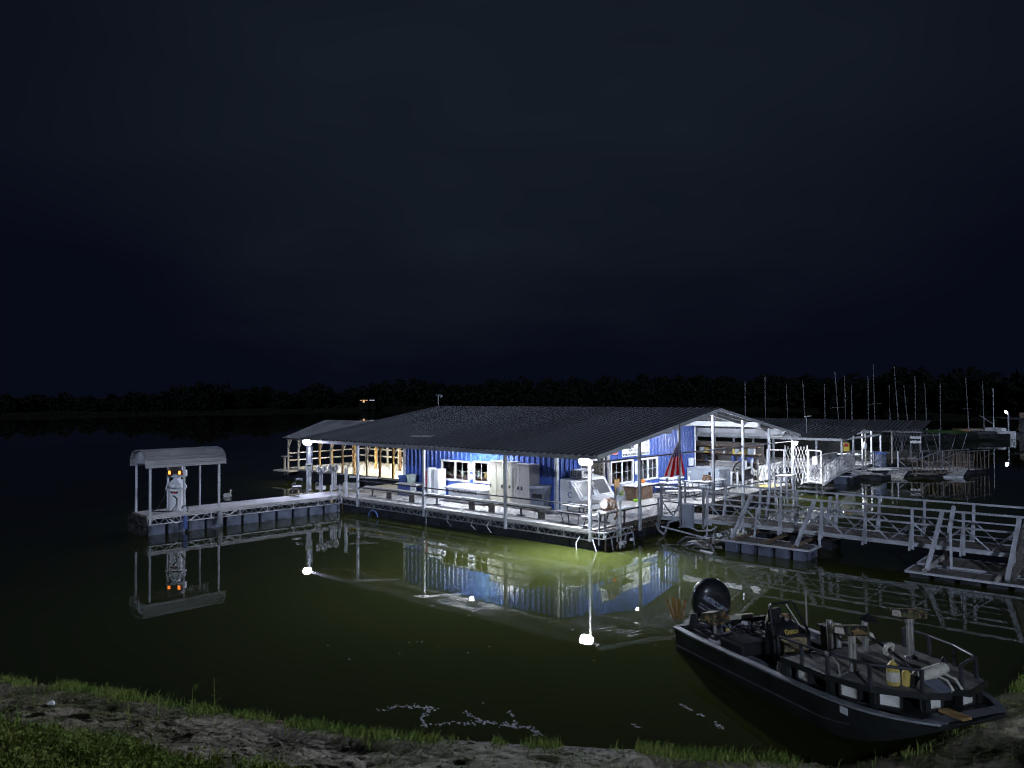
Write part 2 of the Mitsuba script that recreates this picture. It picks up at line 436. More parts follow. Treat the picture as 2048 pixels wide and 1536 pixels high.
w = MB().grid(sheet(-2600, 2600, -60, 3000, 0.0, 27, 27))
wv = w.mesh()
solo('lake_water', wv, 'green_water', 'still green lake water mirroring the marina lights', kind='structure', uv=wv[0][:, :2], smooth=True)

SHORE = np.array([(-60, 30), (-30, 20.5), (-16, 15.9), (-9.55, 14.12), (-7.38, 13.55), (-5.28, 12.78), (-3.76, 12.24), (-2.15, 11.72), (-0.2, 11.45), (1.67, 11.25), (3.2, 10.95),
                  (4.6, 10.7), (6.2, 11.35), (7.3, 12.25), (8.02, 12.85), (8.86, 13.4), (12, 16.5), (18, 22), (60, 60)], float)


def shore_w(r):
    return np.interp(r, SHORE[:, 0], SHORE[:, 1]) + 0.12 * (meshkit.fbm(np.stack([np.asarray(r) * 1.7, 0 * np.asarray(r), 0 * np.asarray(r)], -1), 3, 2) - 0.5)


def bank_z(r, wd):
    d = shore_w(r) - wd
    z = np.where(d > 0, 3.5 * np.tanh((0.17 * d + 0.008 * np.clip(d, 0, 9) ** 2) / 3.5), np.maximum(0.16 * d, -0.9))
    p = np.stack([r, wd, 0 * r], -1)
    rough = meshkit.fbm(p * 1.1, 4, 11) - 0.5
    clod = np.clip(meshkit.fbm(p * 2.7, 3, 5) - 0.55, 0, 1)
    lip = np.exp(-((d - 0.35) / 0.3) ** 2) * 0.05
    amp = np.clip((d + 0.15) / 0.8, 0, 1)
    return z + amp * (0.16 * rough + 0.22 * clod) + lip


def bank_mesh(rs, ws):
    Rr, W = np.meshgrid(rs, ws, indexing='ij')
    Z = bank_z(Rr, W)
    return np.concatenate([CAM[:2] + Rr[..., None] * R2 + W[..., None] * F2, Z[..., None]], -1)


gm = MB()
fine_r, fine_w = np.linspace(-13, 13, 420), np.linspace(8.2, 17, 190)
gm.grid(bank_mesh(fine_r, fine_w))
solo('bank_ground', gm, 'bank_soil', 'sandy trampled lake bank with grassy patches in the foreground', kind='structure', smooth=True)
gm = MB()
gm.grid(bank_mesh(np.linspace(-120, 120, 90), np.linspace(-80, 8.2, 60)))
gm.grid(bank_mesh(np.linspace(-120, -13, 60), np.linspace(8.2, 60, 40)))
gm.grid(bank_mesh(np.linspace(13, 120, 60), np.linspace(8.2, 90, 50)))
solo('bank_hinterland', gm, 'bank_soil', 'grassy bank running on beyond the frame', kind='structure', smooth=True)
# land on the other side of the lake
def far_shore(ang):
    """distance of the far shore from the camera in direction ang (radians right of the view axis)"""
    return np.interp(np.degrees(ang), [-60, -36, -20, -8, 0, 10, 20, 27, 36, 60], [300, 270, 290, 330, 350, 350, 300, 215, 175, 170])


A = np.radians(np.linspace(-62, 62, 160))
P = []
for k, (add, z) in enumerate(((-6, -0.6), (0, 0.15), (4, 0.8), (60, 4.0), (300, 6.0), (1800, 9.0))):
    D = far_shore(A) + add
    P.append(np.stack([CAM[0] + D * (np.sin(A) * R2[0] + np.cos(A) * F2[0]), CAM[1] + D * (np.sin(A) * R2[1] + np.cos(A) * F2[1]), np.full_like(A, z)], -1))
solo('far_shore', MB().grid(np.array(P)), 'far_earth', 'dark far shore across the lake', kind='structure')


def skyline(ang):
    x = 1024 + 1506 * np.tan(ang)
    y = np.interp(x, [-900, 0, 150, 330, 345, 430, 545, 600, 675, 690, 705, 735, 800, 900, 1000, 1100, 1200, 1300, 1400, 1500, 1560, 1640, 1700, 1790, 1850, 1885, 1960, 2048, 2900],
                  [775, 783, 786, 780, 771, 767, 774, 770, 767, 783, 760, 754, 758, 761, 762, 755, 757, 752, 755, 748, 742, 750, 752, 745, 743, 754, 745, 742, 735])
    D = far_shore(ang)
    return np.maximum(CAM[2] - (y - 795) / 1506 * D * np.cos(ang), 5.0)


wv, wf, n0 = [], [], 0
g = np.random.default_rng(21)
tri = np.array([[1.0, 0, 0], [-0.5, 0.87, 0], [-0.5, -0.87, 0]])
angs = np.radians(np.linspace(-44, 44, 430))
pts = []
for a in angs:
    top = skyline(a)
    D = far_shore(a) + 6 + g.uniform(0, 26)
    hgt = top * (g.uniform(0.55, 1.0) if g.random() > .12 else g.uniform(1.0, 1.15))
    wid = hgt * g.uniform(0.22, 0.5)
    c = np.array([CAM[0] + D * (math.sin(a) * R2[0] + math.cos(a) * F2[0]), CAM[1] + D * (math.sin(a) * R2[1] + math.cos(a) * F2[1]), 0.0])
    m = 120
    u = g.normal(size=(m, 3)); u /= np.linalg.norm(u, axis=1, keepdims=True)
    q = c + np.array([0, 0, hgt * 0.56]) + u * np.array([wid, wid, hgt * 0.44]) * g.uniform(0.45, 1.0, (m, 1)) ** 0.4
    q = np.vstack([q, c + np.stack([g.uniform(-wid, wid, 40), g.uniform(-wid, wid, 40), g.uniform(0.3, hgt * 0.45, 40)], -1)])
    pts.append((q, hgt * 0.10))
for q, s in pts:
    m = len(q)
    rot = g.normal(size=(m, 3, 3)); rot = np.linalg.qr(rot)[0]
    v = q[:, None] + (tri * s)[None] @ rot * g.uniform(0.6, 1.3, (m, 1, 1))
    wv.append(v.reshape(-1, 3)); wf.append(np.arange(m * 3).reshape(-1, 3) + n0); n0 += m * 3
solo('far_woods', (np.vstack(wv), np.vstack(wf)), 'tree_dark', 'black line of woods along the far shore under the night sky', 'woods', kind='stuff')

# ------------------------------------------------------------------ marina store: platform, walls, roof
DZ = 0.67                       # deck level
EZ, RISE = 3.22, 0.1593         # eave height, roof slope
roof_z = lambda y: EZ + (9 - abs(y - 9)) * RISE
dock = thing('store_dock', 'broad floating wooden platform that carries the blue marina store', 'dock')


def planks(parent, x0, x1, y0, y1, z, along='x', wdt=0.145, length=3.6, m='deck_wood', gap=0.008, t=0.035, name='plank', seed=1):
    g = np.random.default_rng(seed)
    a0, a1, c0, c1 = (x0, x1, y0, y1) if along == 'x' else (y0, y1, x0, x1)
    n = max(1, round((c1 - c0) / wdt)); wd = (c1 - c0) / n
    for i in range(n):
        e = a0 - (g.uniform(0, length * 0.6) if a1 - a0 > length else 0)
        while e < a1 - 0.05:
            s, f = max(e, a0), min(e + length, a1)
            if f - s > 0.12:
                dz = g.uniform(-0.004, 0.004)
                b = MB()
                r = (s + 0.003, f - 0.003, c0 + i * wd + gap / 2, c0 + (i + 1) * wd - gap / 2)
                b.box(*(r if along == 'x' else (r[2], r[3], r[0], r[1])), z - t + dz, z + dz)
                part(parent, name, b, m)
            e += length


planks(dock, -16.3, 0.0, 0.0, 2.83, DZ, 'x', 0.19, 4.1, 'deck_wood_pale', seed=3)
planks(dock, -3.7, 0.0, 2.83, 18.0, DZ, 'y', 0.19, 3.8, 'deck_wood', seed=4)
planks(dock, -16.3, -13.0, 2.83, 5.3, DZ, 'x', 0.23, 3.4, 'deck_wood_pale', seed=5)
b = MB(); b.box(-13, -3.72, 2.85, 18.0, 0.58, 0.655); b.box(-16.3, 0, 0.0, 18, 0.56, 0.62)
part(dock, 'subfloor', b, 'deck_wood_dark')
b = MB(); b.box(-16.32, 0.03, -0.045, -0.004, DZ - 0.09, DZ + 0.015)
part(dock, 'edge_board', b, 'deck_wood_pale')
b = MB(); b.box(0.004, 0.045, 0.0, 18.03, DZ - 0.1, DZ + 0.012)
part(dock, 'edge_board', b, 'deck_wood_dark')
for i in range(12):
    x0, x1 = -14.1 + i * 1.175, -14.1 + (i + 1) * 1.175
    part(dock, 'truss', truss(MB(), (x0, -0.03, 0.555), (x1, -0.03, 0.555), 0.22, 1, 0.04, half=3), 'dull_steel')
for i in range(12):
    y0, y1 = i * 1.5, (i + 1) * 1.5
    part(dock, 'truss', truss(MB(), (0.03, y0, 0.545), (0.03, y1, 0.545), 0.21, 1, 0.04, half=4), 'rusty_steel')
for i in range(13):
    b = MB(); b.rbox(-14.2 + i * 1.1 + 0.02, -14.2 + (i + 1) * 1.1 - 0.02, 0.03, 1.2, -0.3, 0.52, 0.04)
    part(dock, 'pontoon', b, 'float_black')
for i in range(15):
    b = MB(); b.rbox(-1.2, -0.04, 1.25 + i * 1.12 + 0.02, 1.25 + (i + 1) * 1.12 - 0.02, -0.3, 0.52, 0.04)
    part(dock, 'pontoon', b, 'float_black')
b = MB(); b.box(-16.0, -1.3, 1.4, 17.9, -0.3, 0.5)
part(dock, 'hull_mass', b, 'float_black')

store = thing('marina_store', 'long blue corrugated store with a low dark gable roof on the floating platform', 'store building')
# front wall (faces the camera side) at y = 2.83 and gable wall at x = -3.7
WIN_F = [(-10.37, -8.64, 1.50, 2.36), (-8.32, -6.60, 1.52, 2.40)]
WIN_G = [(6.71, 8.50, 1.35, 2.36), (8.98, 10.68, 1.35, 2.32)]
LAT = (4.42, 6.22)
ribbed(store, 'wall_panel', 'blue_sheet', (0, 0, 1), (1, 0, 0), (-13.0, 2.83, 0), 11, DZ + 0.005, 0, 0.2818, 3, 0.045,
       [(a + 13, c + 13, l, h) for a, c, l, h in WIN_F], (0, -1, 0), top=lambda s: roof_z(2.83) - 0.03)
ribbed(store, 'wall_panel', 'blue_sheet', (0, 0, 1), (0, 1, 0), (-3.7, 2.83, 0), 13, DZ + 0.005, 0, 0.298, 3, 0.045,
       [(a - 2.83, c - 2.83, l, h) for a, c, l, h in WIN_G] + [(LAT[0] - 2.83, LAT[1] - 2.83, DZ, 2.75)], (1, 0, 0), top=lambda s: roof_z(2.83 + s) - 0.03)
ribbed(store, 'wall_panel', 'blue_sheet', (0, 0, 1), (0, 1, 0), (-13.0, 2.83, 0), 13, DZ + 0.005, 0, 0.298, 3, 0.045, None, (-1, 0, 0), top=lambda s: roof_z(2.83 + s) - 0.03)
ribbed(store, 'wall_panel', 'blue_sheet', (0, 0, 1), (1, 0, 0), (-13.0, 14.46, 0), 11, DZ + 0.005, 0, 0.2818, 3, 0.045, None, (0, 1, 0), top=lambda s: roof_z(14.46) - 0.03)
for nm, (x0, x1, y0, y1, zt) in dict(a=(-3.80, -3.66, 2.79, 2.93, roof_z(2.8) - 0.05), c=(-13.08, -12.94, 2.78, 2.92, roof_z(2.8) - 0.05), d=(-3.78, -3.64, 14.40, 14.54, roof_z(14.4) - 0.08)).items():
    part(store, 'corner_trim', MB().box(x0, x1, y0, y1, DZ + 0.004, zt), 'white_paint')
part(store, 'base_trim', MB().box(-12.94, -3.80, 2.795, 2.826, DZ + 0.006, DZ + 0.06), 'blue_sheet')
# dark store interior
b = MB(); b.box(-12.9, -3.85, 5.6, 5.7, DZ, 3.2); b.box(-12.9, -3.85, 2.95, 5.6, 3.05, 3.1)
part(store, 'inner_wall', b, 'brown_wood')
b = MB(); b.box(-5.6, -5.5, 6.3, 14.3, DZ, 3.3)
part(store, 'inner_wall', b, 'brown_wood')


def window(o, ex, wdt, z0, z1, out, gridside=None):
    """sliding window in a wall: o start point, ex direction along the wall, out outward normal"""
    k = num(f'{store}__window')
    ex, out = np.array([*ex, 0.0]), np.array([*out, 0.0])
    M = frame(np.array([o[0], o[1], 0.0]), ex, out, np.array([0, 0, 1.0]))
    fr = MB(M)
    t = 0.085
    fr.box(-t / 2, wdt + t / 2, -0.02, 0.055, z0 - t / 2, z0 + t / 2); fr.box(-t / 2, wdt + t / 2, -0.02, 0.055, z1 - t / 2, z1 + t / 2)
    for s in (0, wdt):
        fr.box(s - t / 2, s + t / 2, -0.02, 0.052, z0 + t / 2, z1 - t / 2)
    fr.box(wdt / 2 - 0.03, wdt / 2 + 0.03, -0.02, 0.048, z0 + t / 2, z1 - t / 2)
    scene[k] = mikit.ply(fr.mesh(), 'white_paint')
    mu = MB(M)
    for hlf in (gridside or []):
        c0, c1 = (0.04, wdt / 2 - 0.03) if hlf == 0 else (wdt / 2 + 0.03, wdt - 0.04)
        mu.box((c0 + c1) / 2 - 0.008, (c0 + c1) / 2 + 0.008, -0.006, 0.012, z0 + t / 2, z1 - t / 2)
        mu.box(c0, c1, -0.004, 0.010, (z0 + z1) / 2 - 0.008, (z0 + z1) / 2 + 0.008)
    if mu.v: part(k, 'muntin', mu, 'sign_white')
    for c0, c1, dy in ((0.04, wdt / 2 - 0.03, 0.002), (wdt / 2 + 0.03, wdt - 0.04, -0.01)):
        pane = np.array([[c0, dy, z0 + t / 2], [c1, dy, z0 + t / 2], [c1, dy, z1 - t / 2], [c0, dy, z1 - t / 2]]) @ M[:3, :3].T + M[:3, 3]
        part(k, 'pane', (pane, np.array([[0, 1, 2], [0, 2, 3]])), 'clear_pane')


for a, c, l, h in WIN_F: window((a, 2.83), (1, 0), c - a, l, h, (0, -1), [1] if a < -9 else [0])
for a, c, l, h in WIN_G: window((-3.7, a), (0, 1), c - a, l, h, (1, 0), [0, 1])
# roof
roof = num(f'{store}__roof')
X0, X1 = -17.35, 0.42
nP = 19; pw = (X1 - X0) / nP
slope = np.array([0, 1, RISE]) / math.hypot(1, RISE)
Lr = (9 + 0.22) * math.hypot(1, RISE)
o = np.array([X0, -0.22, EZ + 0.06 - 0.22 * RISE])
b = MB(); b.box(X0, X1, 8.84, 9.16, roof_z(9) + 0.075, roof_z(9) + 0.09)
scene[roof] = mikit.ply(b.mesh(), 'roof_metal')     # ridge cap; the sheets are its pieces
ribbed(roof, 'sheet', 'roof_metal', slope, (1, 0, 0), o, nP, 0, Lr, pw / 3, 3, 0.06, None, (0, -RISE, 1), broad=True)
o2 = np.array([X0, 18.22, EZ + 0.06 - 0.22 * RISE])
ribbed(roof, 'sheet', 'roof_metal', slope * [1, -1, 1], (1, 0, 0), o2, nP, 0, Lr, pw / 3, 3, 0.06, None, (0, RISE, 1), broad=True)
for y, hh in ((-0.06, 0.15), (4.8, 0.22), (1.9, 0.18), (13.2, 0.24), (16.1, 0.22), (18.06, 0.16)):
    zt = roof_z(min(max(y, 0), 18)) + 0.035
    part(store, 'purlin', MB().box(X0 + 0.1, X1 - 0.03, y - 0.03, y + 0.03, zt - hh, zt), 'white_paint')
for x in (X0 + 0.04, X1):
    for s in (0, 1):
        b = MB()
        ya, yb = (-0.2, 9) if s == 0 else (18.2, 9)
        b.bar((x, ya, roof_z(0) + 0.02 - 0.2 * RISE), (x, yb, roof_z(9) + 0.02), 0.05, 0.13)
        part(store, 'bargeboard', b, 'white_paint' if x > 0 else 'dull_steel')
b = MB(); b.box(X0 + 0.05, X1, -0.21, -0.12, EZ - 0.13, EZ - 0.005)
part(store, 'gutter', b, 'dull_steel')
for x in (-16.9, -12.9, -8.45, -3.9, -0.02):
    b = MB(); b.box(x - 0.05, x + 0.05, -0.10, -0.005, 0.30, EZ - 0.14)
    part(store, 'post', b, 'pale_steel')
b = MB(); b.box(-12.75, -12.68, 0.7, 0.77, DZ, EZ - 0.06)
for i in range(1, 7):
    y = 3.0 * i
    b = MB(); b.box(0.02, 0.11, y - 0.05, y + 0.05, 0.28, roof_z(y) - 0.02)
    part(store, 'post', b, 'dull_steel' if i == 3 else 'pale_steel')
part(store, 'crossbar', MB().tube([(0.06, 0.0, 2.99), (0.06, 18.0, 2.90)], 0.03), 'dull_steel')
for x in (-13.5, -9.2, -5.2, -0.4):       # trusses under the roof
    b = MB(); b.bar((x, 0, EZ - 0.05), (x, 9, roof_z(9) - 0.1), 0.06, 0.1); b.bar((x, 18, EZ - 0.05), (x, 9, roof_z(9) - 0.1), 0.06, 0.1)
    part(store, 'rafter', b, 'white_paint')
# the covered back passage beside the store
part(store, 'passage_floor', MB().box(-13.0, -3.74, 14.52, 18.0, DZ - 0.06, DZ - 0.004), 'deck_wood')
for x in (-6.6, -9.6, -12.6):
    part(store, 'passage_post', MB().box(x - 0.05, x + 0.05, 17.9, 18.0, DZ, roof_z(18)), 'white_paint')
part(store, 'passage_end_wall', MB().box(-13.1, -13.02, 14.6, 18.0, DZ, 3.0), 'door_dark')
ant = thing('roof_camera_mast', 'slim pole with a short crossbar on the store ridge', 'mast')
part(ant, 'pole', MB().tube([(-17.2, 9, 4.66), (-17.2, 9, 5.42)], 0.03), 'pale_steel')
part(ant, 'crossbar', MB().bar((-17.2, 8.8, 5.38), (-17.2, 9.2, 5.40), 0.04).cbox((-17.2, 9.25, 5.33), (0.14, 0.12, 0.12)), 'pale_steel')
b = MB(); b.cbox((-9.9, 1.22, roof_z(1.22) + 0.13), (1.1, 0.28, 0.03), 0.5, 0, RISE)
solo('loose_board', b, 'deck_wood_pale', 'pale loose board lying on the store roof near the eave', 'board')

# ------------------------------------------------------------------ lamps
flood('glaring white floodlight on the near corner post of the store roof', (-0.10, -0.20, 3.02), (0.30, -1.0, -0.75), L_CORNER, COOL, 0.50, 0.34, arm=(-0.05, -0.05, 3.1))
bulb('bright globe lamp hung under the front eave before the windows', (-7.35, 1.65, 3.24), L_WALL, COOL, .09, roof_z(1.65) + .05)
bulb('bright globe lamp hung under the gable roof near the banner', (-1.6, 5.5, 3.44), L_SIGN, COOL, .08, roof_z(5.5) + .05)
t = thing('dusk_lamp', 'globe lamp on the far right post of the gable beside the folding gate', 'lamp')
part(t, 'hood', MB().lathe([(.03, 2.98), (.10, 2.94), (.17, 2.90), (.17, 2.885), (.02, 2.93)], (0.30, 17.85, 0), 16), 'dull_steel')
part(t, 'bracket', MB().bar((0.08, 17.98, 2.97), (0.30, 17.85, 2.97), 0.035), 'dull_steel')
k = num(t + '__globe')
scene[k] = mikit.ply(MB().lathe([(0.0, 2.70), (.08, 2.72), (.12, 2.80), (.12, 2.88), (.02, 2.90)], (0.30, 17.85, 0), 14).mesh(), 'white_paint', emitter={'type': 'area', 'sampling_weight': 4.0, 'radiance': {'type': 'rgb', 'value': [float(c * L_GATE / 0.045) for c in COOL]}})
flood('lamp tucked under the ridge at the gable end', (-0.9, 8.2, 4.16), (-0.15, 0.75, -0.55), L_RIDGE, COOL, 0.3, 0.2, arm=(-0.9, 8.1, 4.4))
# strip light added to brighten the shelves in the back passage
t = thing('strip_light', 'added strip light brightening the shelves in the passage beside the store', 'strip light')
part(t, 'body', MB().box(-4.6, -3.4, 16.2, 16.32, 3.30, 3.36), 'white_paint')
k = num(t + '__tube'); scene[k] = mikit.ply((np.array([[-4.6, 16.2, 3.298], [-4.6, 16.32, 3.298], [-3.4, 16.32, 3.298], [-3.4, 16.2, 3.298]]), np.array([[0, 1, 2], [0, 2, 3]])), 'white_paint',
    emitter={'type': 'area', 'sampling_weight': 1.0, 'radiance': {'type': 'rgb', 'value': [float(c * L_PASSAGE) for c in COOL]}})
t = thing('counter_lamp', 'small lit lamp on the counter inside the front window', 'lamp')
part(t, 'shade', MB().lathe([(0.09, 1.70), (0.13, 1.95), (0.05, 2.02)], (-7.05, 3.7, 0), 12), 'white_paint')
k = num(t + '__bulb'); scene[k] = mikit.ply(MB().ball((-7.05, 3.55, 1.72), 0.05, 1).mesh(), 'white_paint', emitter={'type': 'area', 'sampling_weight': 1.0, 'radiance': {'type': 'rgb', 'value': [60 * c for c in WARM]}})
t = thing('window_counter', 'dark counter with stacked goods behind the front windows', 'counter')
part(t, 'top', MB().box(-12.5, -4.5, 3.3, 3.9, 1.58, 1.64), 'brown_wood')
part(t, 'front', MB().box(-12.5, -4.5, 3.35, 3.8, DZ, 1.58), 'brown_wood')
g = np.random.default_rng(5)
for i in range(16):
    x, s = -12.3 + i * 0.5, g.uniform(0.08, 0.2)
    solo('goods_box', MB().box(x, x + s, 3.45, 3.45 + s, 1.642, 1.70 + g.uniform(0.05, 0.35)), ['yellow_plastic', 'cream_plastic', 'print_red', 'tub_green'][i % 4], 'small packaged goods on the counter behind the front windows', 'goods', 'goods behind the front windows')

# ------------------------------------------------------------------ on the front deck
rail = thing('front_railing', 'two pipe rail along the front edge of the store deck', 'railing')
for z in (1.50, 1.19):
    x = -12.8
    pts = [(-12.85, -0.055, z - 0.06), (-12.78, -0.055, z - 0.01), (-12.6, -0.055, z), (-0.1, -0.055, z + (0.005 if z > 1.3 else 0.01))]
    part(rail, 'pipe', MB().tube(pts, 0.026), 'dark_steel')


def bench(label, x0, x1, y, legs, feet):
    t = thing('plank_bench', label, 'bench', 'long benches along the front railing')
    part(t, 'seat', MB().box(x0, x1, y, y + 0.25, DZ + 0.42, DZ + 0.465), 'deck_wood_pale')
    part(t, 'rail_board', MB().box(x0 + 0.05, x1 - 0.05, y + 0.03, y + 0.07, DZ + 0.33, DZ + 0.415), 'deck_wood')
    for x in legs:
        part(t, 'leg', MB().box(x - 0.15, x + 0.15, y + 0.05, y + 0.10, DZ + 0.005, DZ + 0.328), 'deck_wood_dark')
    for x in feet:
        b = MB().tube([(x, y + 0.2, DZ + 0.03), (x, y + 0.2, DZ + 0.415)], 0.035); b.box(x - 0.18, x + 0.18, y + 0.13, y + 0.27, DZ + 0.006, DZ + 0.035)
        part(t, 'foot_post', b, 'dark_steel')


bench('long weathered plank bench along the left half of the front railing', -13.4, -7.02, 0.66, (-11.66, -10.11), (-13.0, -8.63))
bench('long weathered plank bench along the right half of the front railing, near the lockers', -6.98, -2.5, 0.72, (-6.5, -5.4, -2.85), (-3.97,))


def locker(name, label, x0, x1, y0, y1, h, doors, m, cat, vents=False):
    t = thing(name, label, cat)
    part(t, 'body', MB().box(x0, x1, y0 + 0.02, y1, DZ + 0.004, DZ + h), m)
    part(t, 'top_plate', MB().box(x0 - 0.015, x1 + 0.015, y0 - 0.01, y1 + 0.01, DZ + h, DZ + h + 0.035), m)
    n = len(doors)
    for i in range(n):
        w = (x1 - x0) / n
        d = part(t, 'door', MB().box(x0 + i * w + 0.012, x0 + (i + 1) * w - 0.012, y0 - 0.006, y0 + 0.018, DZ + 0.06, DZ + h - 0.03), m)
        hx = x0 + i * w + (0.09 if doors[i] else w - 0.09)
        part(d, 'handle', MB().box(hx - 0.045, hx + 0.045, y0 - 0.02, y0 - 0.006, DZ + 0.80, DZ + 0.93), 'print_black')
        if vents:
            v = MB()
            for q in range(5):
                v.box(x0 + i * w + 0.09 + q * (w - 0.2) / 4, x0 + i * w + 0.098 + q * (w - 0.2) / 4, y0 - 0.011, y0 - 0.006, DZ + 0.12, DZ + h - 0.12)
            part(d, 'rib', v, 'locker_grey')
    return t


lk = locker('steel_locker', 'tan steel locker with three narrow doors beside the right front window', -6.82, -5.58, 2.18, 2.74, 1.84, [1, 0, 0], 'locker_tan', 'locker')
part(lk, 'notice', MB().box(-5.86, -5.70, 2.165, 2.172, DZ + 1.5, DZ + 1.68), 'sign_white')
locker('storage_cabinet', 'grey brown ribbed storage cabinet beside the tan locker', -5.54, -4.52, 2.10, 2.74, 1.80, [0, 1], 'locker_grey', 'cabinet', True)
# chest freezer with lettering along its front
t = thing('chest_freezer', 'long white chest freezer with dark lettering under the front windows', 'freezer')
part(t, 'body', MB().rbox(-9.0, -6.98, 1.88, 2.68, DZ + 0.03, DZ + 0.60, 0.03), 'white_gloss', 30)
part(t, 'lid', MB().hull([[x, y, z] for x, y, z in ((-9.14, 1.78, DZ + .60), (-6.86, 1.78, DZ + .60), (-9.14, 2.72, DZ + .60), (-6.86, 2.72, DZ + .60), (-9.14, 1.78, DZ + .66), (-6.86, 1.78, DZ + .66), (-8.9, 2.1, DZ + .76), (-7.1, 2.1, DZ + .76), (-8.9, 2.7, DZ + .76), (-7.1, 2.7, DZ + .76))], 0.01), 'white_gloss', 30)
b = MB(); g = np.random.default_rng(2)
for row, z in ((0, 0.43), (1, 0.2)):
    x = -8.7 + row * 0.25
    while x < -7.3 + 0.2 * row:
        k = g.integers(0, 4); hgt = 0.13 - 0.045 * row
        b.box(x, x + 0.03, 1.868, 1.876, DZ + z, DZ + z + hgt)
        if k != 1: b.box(x + 0.03, x + 0.09, 1.868, 1.876, DZ + z + hgt - 0.03, DZ + z + hgt)
        if k != 2: b.box(x + 0.03, x + 0.09, 1.868, 1.876, DZ + z, DZ + z + 0.028)
        if k == 0: b.box(x + 0.08, x + 0.105, 1.868, 1.876, DZ + z, DZ + z + hgt)
        x += 0.135
part(t, 'lettering', b, 'print_black', label='illegible dark lettering on the freezer front')
# upright white cylinders / machines left of the windows
t = thing('tall_tank', 'tall round white tank with a reddish label strip left of the windows', 'tank')
part(t, 'body', MB().lathe([(0.0, DZ + .03), (0.25, DZ + .03), (0.25, DZ + 1.28), (0.21, DZ + 1.36), (0, DZ + 1.38)], (-10.62, 2.42, 0), 24), 'white_gloss', 40)
part(t, 'label_strip', MB().box(-10.86, -10.74, 2.19, 2.20, DZ + .55, DZ + 1.2), 'red_cloth')
t = thing('tall_cooler', 'narrow upright white cooler cabinet beside the left front window', 'cooler')
part(t, 'body', MB().rbox(-10.28, -9.98, 2.18, 2.7, DZ + .03, DZ + 1.34, 0.03), 'white_gloss', 30)
part(t, 'hinge', MB().box(-10.30, -10.281, 2.2, 2.26, DZ + .2, DZ + 1.2), 'dull_steel')
# bait tank table with tubs
t = thing('bait_bench', 'dark slatted bench with a grey top against the left end of the front wall', 'bench')
part(t, 'top', MB().box(-12.55, -11.2, 1.95, 2.7, DZ + .52, DZ + .57), 'dock_concrete')
for i in range(16):
    part(t, 'slat', MB().box(-12.5 + i * 0.08, -12.45 + i * 0.08, 1.97, 2.0, DZ + .03, DZ + .518), 'tub_blue' if i < 11 else 'sign_white')
for x in (-12.5, -11.28):
    part(t, 'leg', MB().box(x, x + 0.06, 2.6, 2.66, DZ, DZ + .52), 'dark_steel')


def tub(label, x, y, z, m, a=0.24, h=0.30):
    t = thing('plastic_tub', label, 'tub')
    part(t, 'body', MB().lathe([(a * 0.78, z + 0.004), (a, z + h), (a * 1.12, z + h + 0.01), (a * 1.12, z + h + 0.04), (a * 0.97, z + h + 0.035), (a * 0.74, z + 0.05), (0, z + 0.05)], (x, y, 0), 4), m)
    return t


tub('grey green plastic tub on the bench by the left end of the blue wall', -11.95, 2.35, DZ + .57, 'tub_green', 0.32, 0.36)
t = tub('blue plastic tub beside the grey green tub left of the blue wall', -12.6, 2.35, DZ + .36, 'tub_blue', 0.26, 0.48)
part(t, 'stand', MB().box(-12.78, -12.56, 2.2, 2.5, DZ, DZ + .36), 'black_plastic')
# wheeled bin
t = thing('wheeled_bin', 'grey blue wheeled bin standing between the grey cabinet and the white corner post', 'wheelie bin')
Mb = frame((-4.12, 2.30, DZ), 0.25)
part(t, 'body', MB(Mb).hull([(-.26, -.30, .1), (.26, -.30, .1), (-.26, .24, .1), (.26, .24, .1), (-.33, -.36, .93), (.33, -.36, .93), (-.33, .34, .93), (.33, .34, .93)]), 'bin_grey')
part(t, 'lid', MB(Mb).hull([(-.35, -.4, .935), (.35, -.4, .935), (-.35, .4, .935), (.35, .4, .935), (-.33, -.3, 1.01), (.33, -.3, 1.01), (-.33, .36, 1.03), (.33, .36, 1.03)]), 'bin_grey')
part(t, 'recess', MB(Mb).box(-.22, .22, -.345, -.335, .55, .78), 'float_black')
part(t, 'handle', MB(Mb).tube([(-.28, .4, .9), (-.28, .47, .92), (.28, .47, .92), (.28, .4, .9)], 0.02), 'bin_grey')
for s in (-1, 1):
    part(t, 'wheel', MB(Mb).lathe([(0.02, -.03), (.11, -.03), (.11, .03), (.02, .03)], (s * .3, .28, .11), 14, 'x'), 'rubber')
# ice merchandiser: end panel towards the front, slanted doors facing +x
t = thing('ice_merchandiser', 'white slant front ice merchandiser marked ICE against the store corner', 'ice freezer')
x0, y0, y1 = -3.6, 2.93, 5.30
prof = [(x0, DZ + .04), (x0 + 1.02, DZ + .04), (x0 + 1.02, DZ + .52), (x0 + .52, DZ + 1.22), (x0, DZ + 1.27)]
part(t, 'body', MB().prism(prof, y0, y1, 'y'), 'white_gloss')
sl = np.array([-0.5, 0, 0.7]) / math.hypot(.5, .7); nn = np.array([0.7, 0, 0.5]) / math.hypot(.5, .7)
for a, c in ((0.12, 1.12), (1.26, 2.26)):
    o = np.array([x0 + 1.02, y0 + a, DZ + .52]) + sl * 0.05
    M = frame(o, (0, 1, 0), sl, nn)
    d = part(t, 'door', MB(M).box(0, c - a, 0, .76, -0.004, 0.03), 'white_gloss')
    part(d, 'panel', MB(M).box(0.1, c - a - 0.1, 0.06, .70, 0.0305, 0.036), 'door_dark')
    part(d, 'handle', MB(M).box(c - a - 0.07 if a < 1 else 0.02, c - a - 0.03 if a < 1 else 0.06, 0.25, .5, 0.03, 0.07), 'dull_steel')
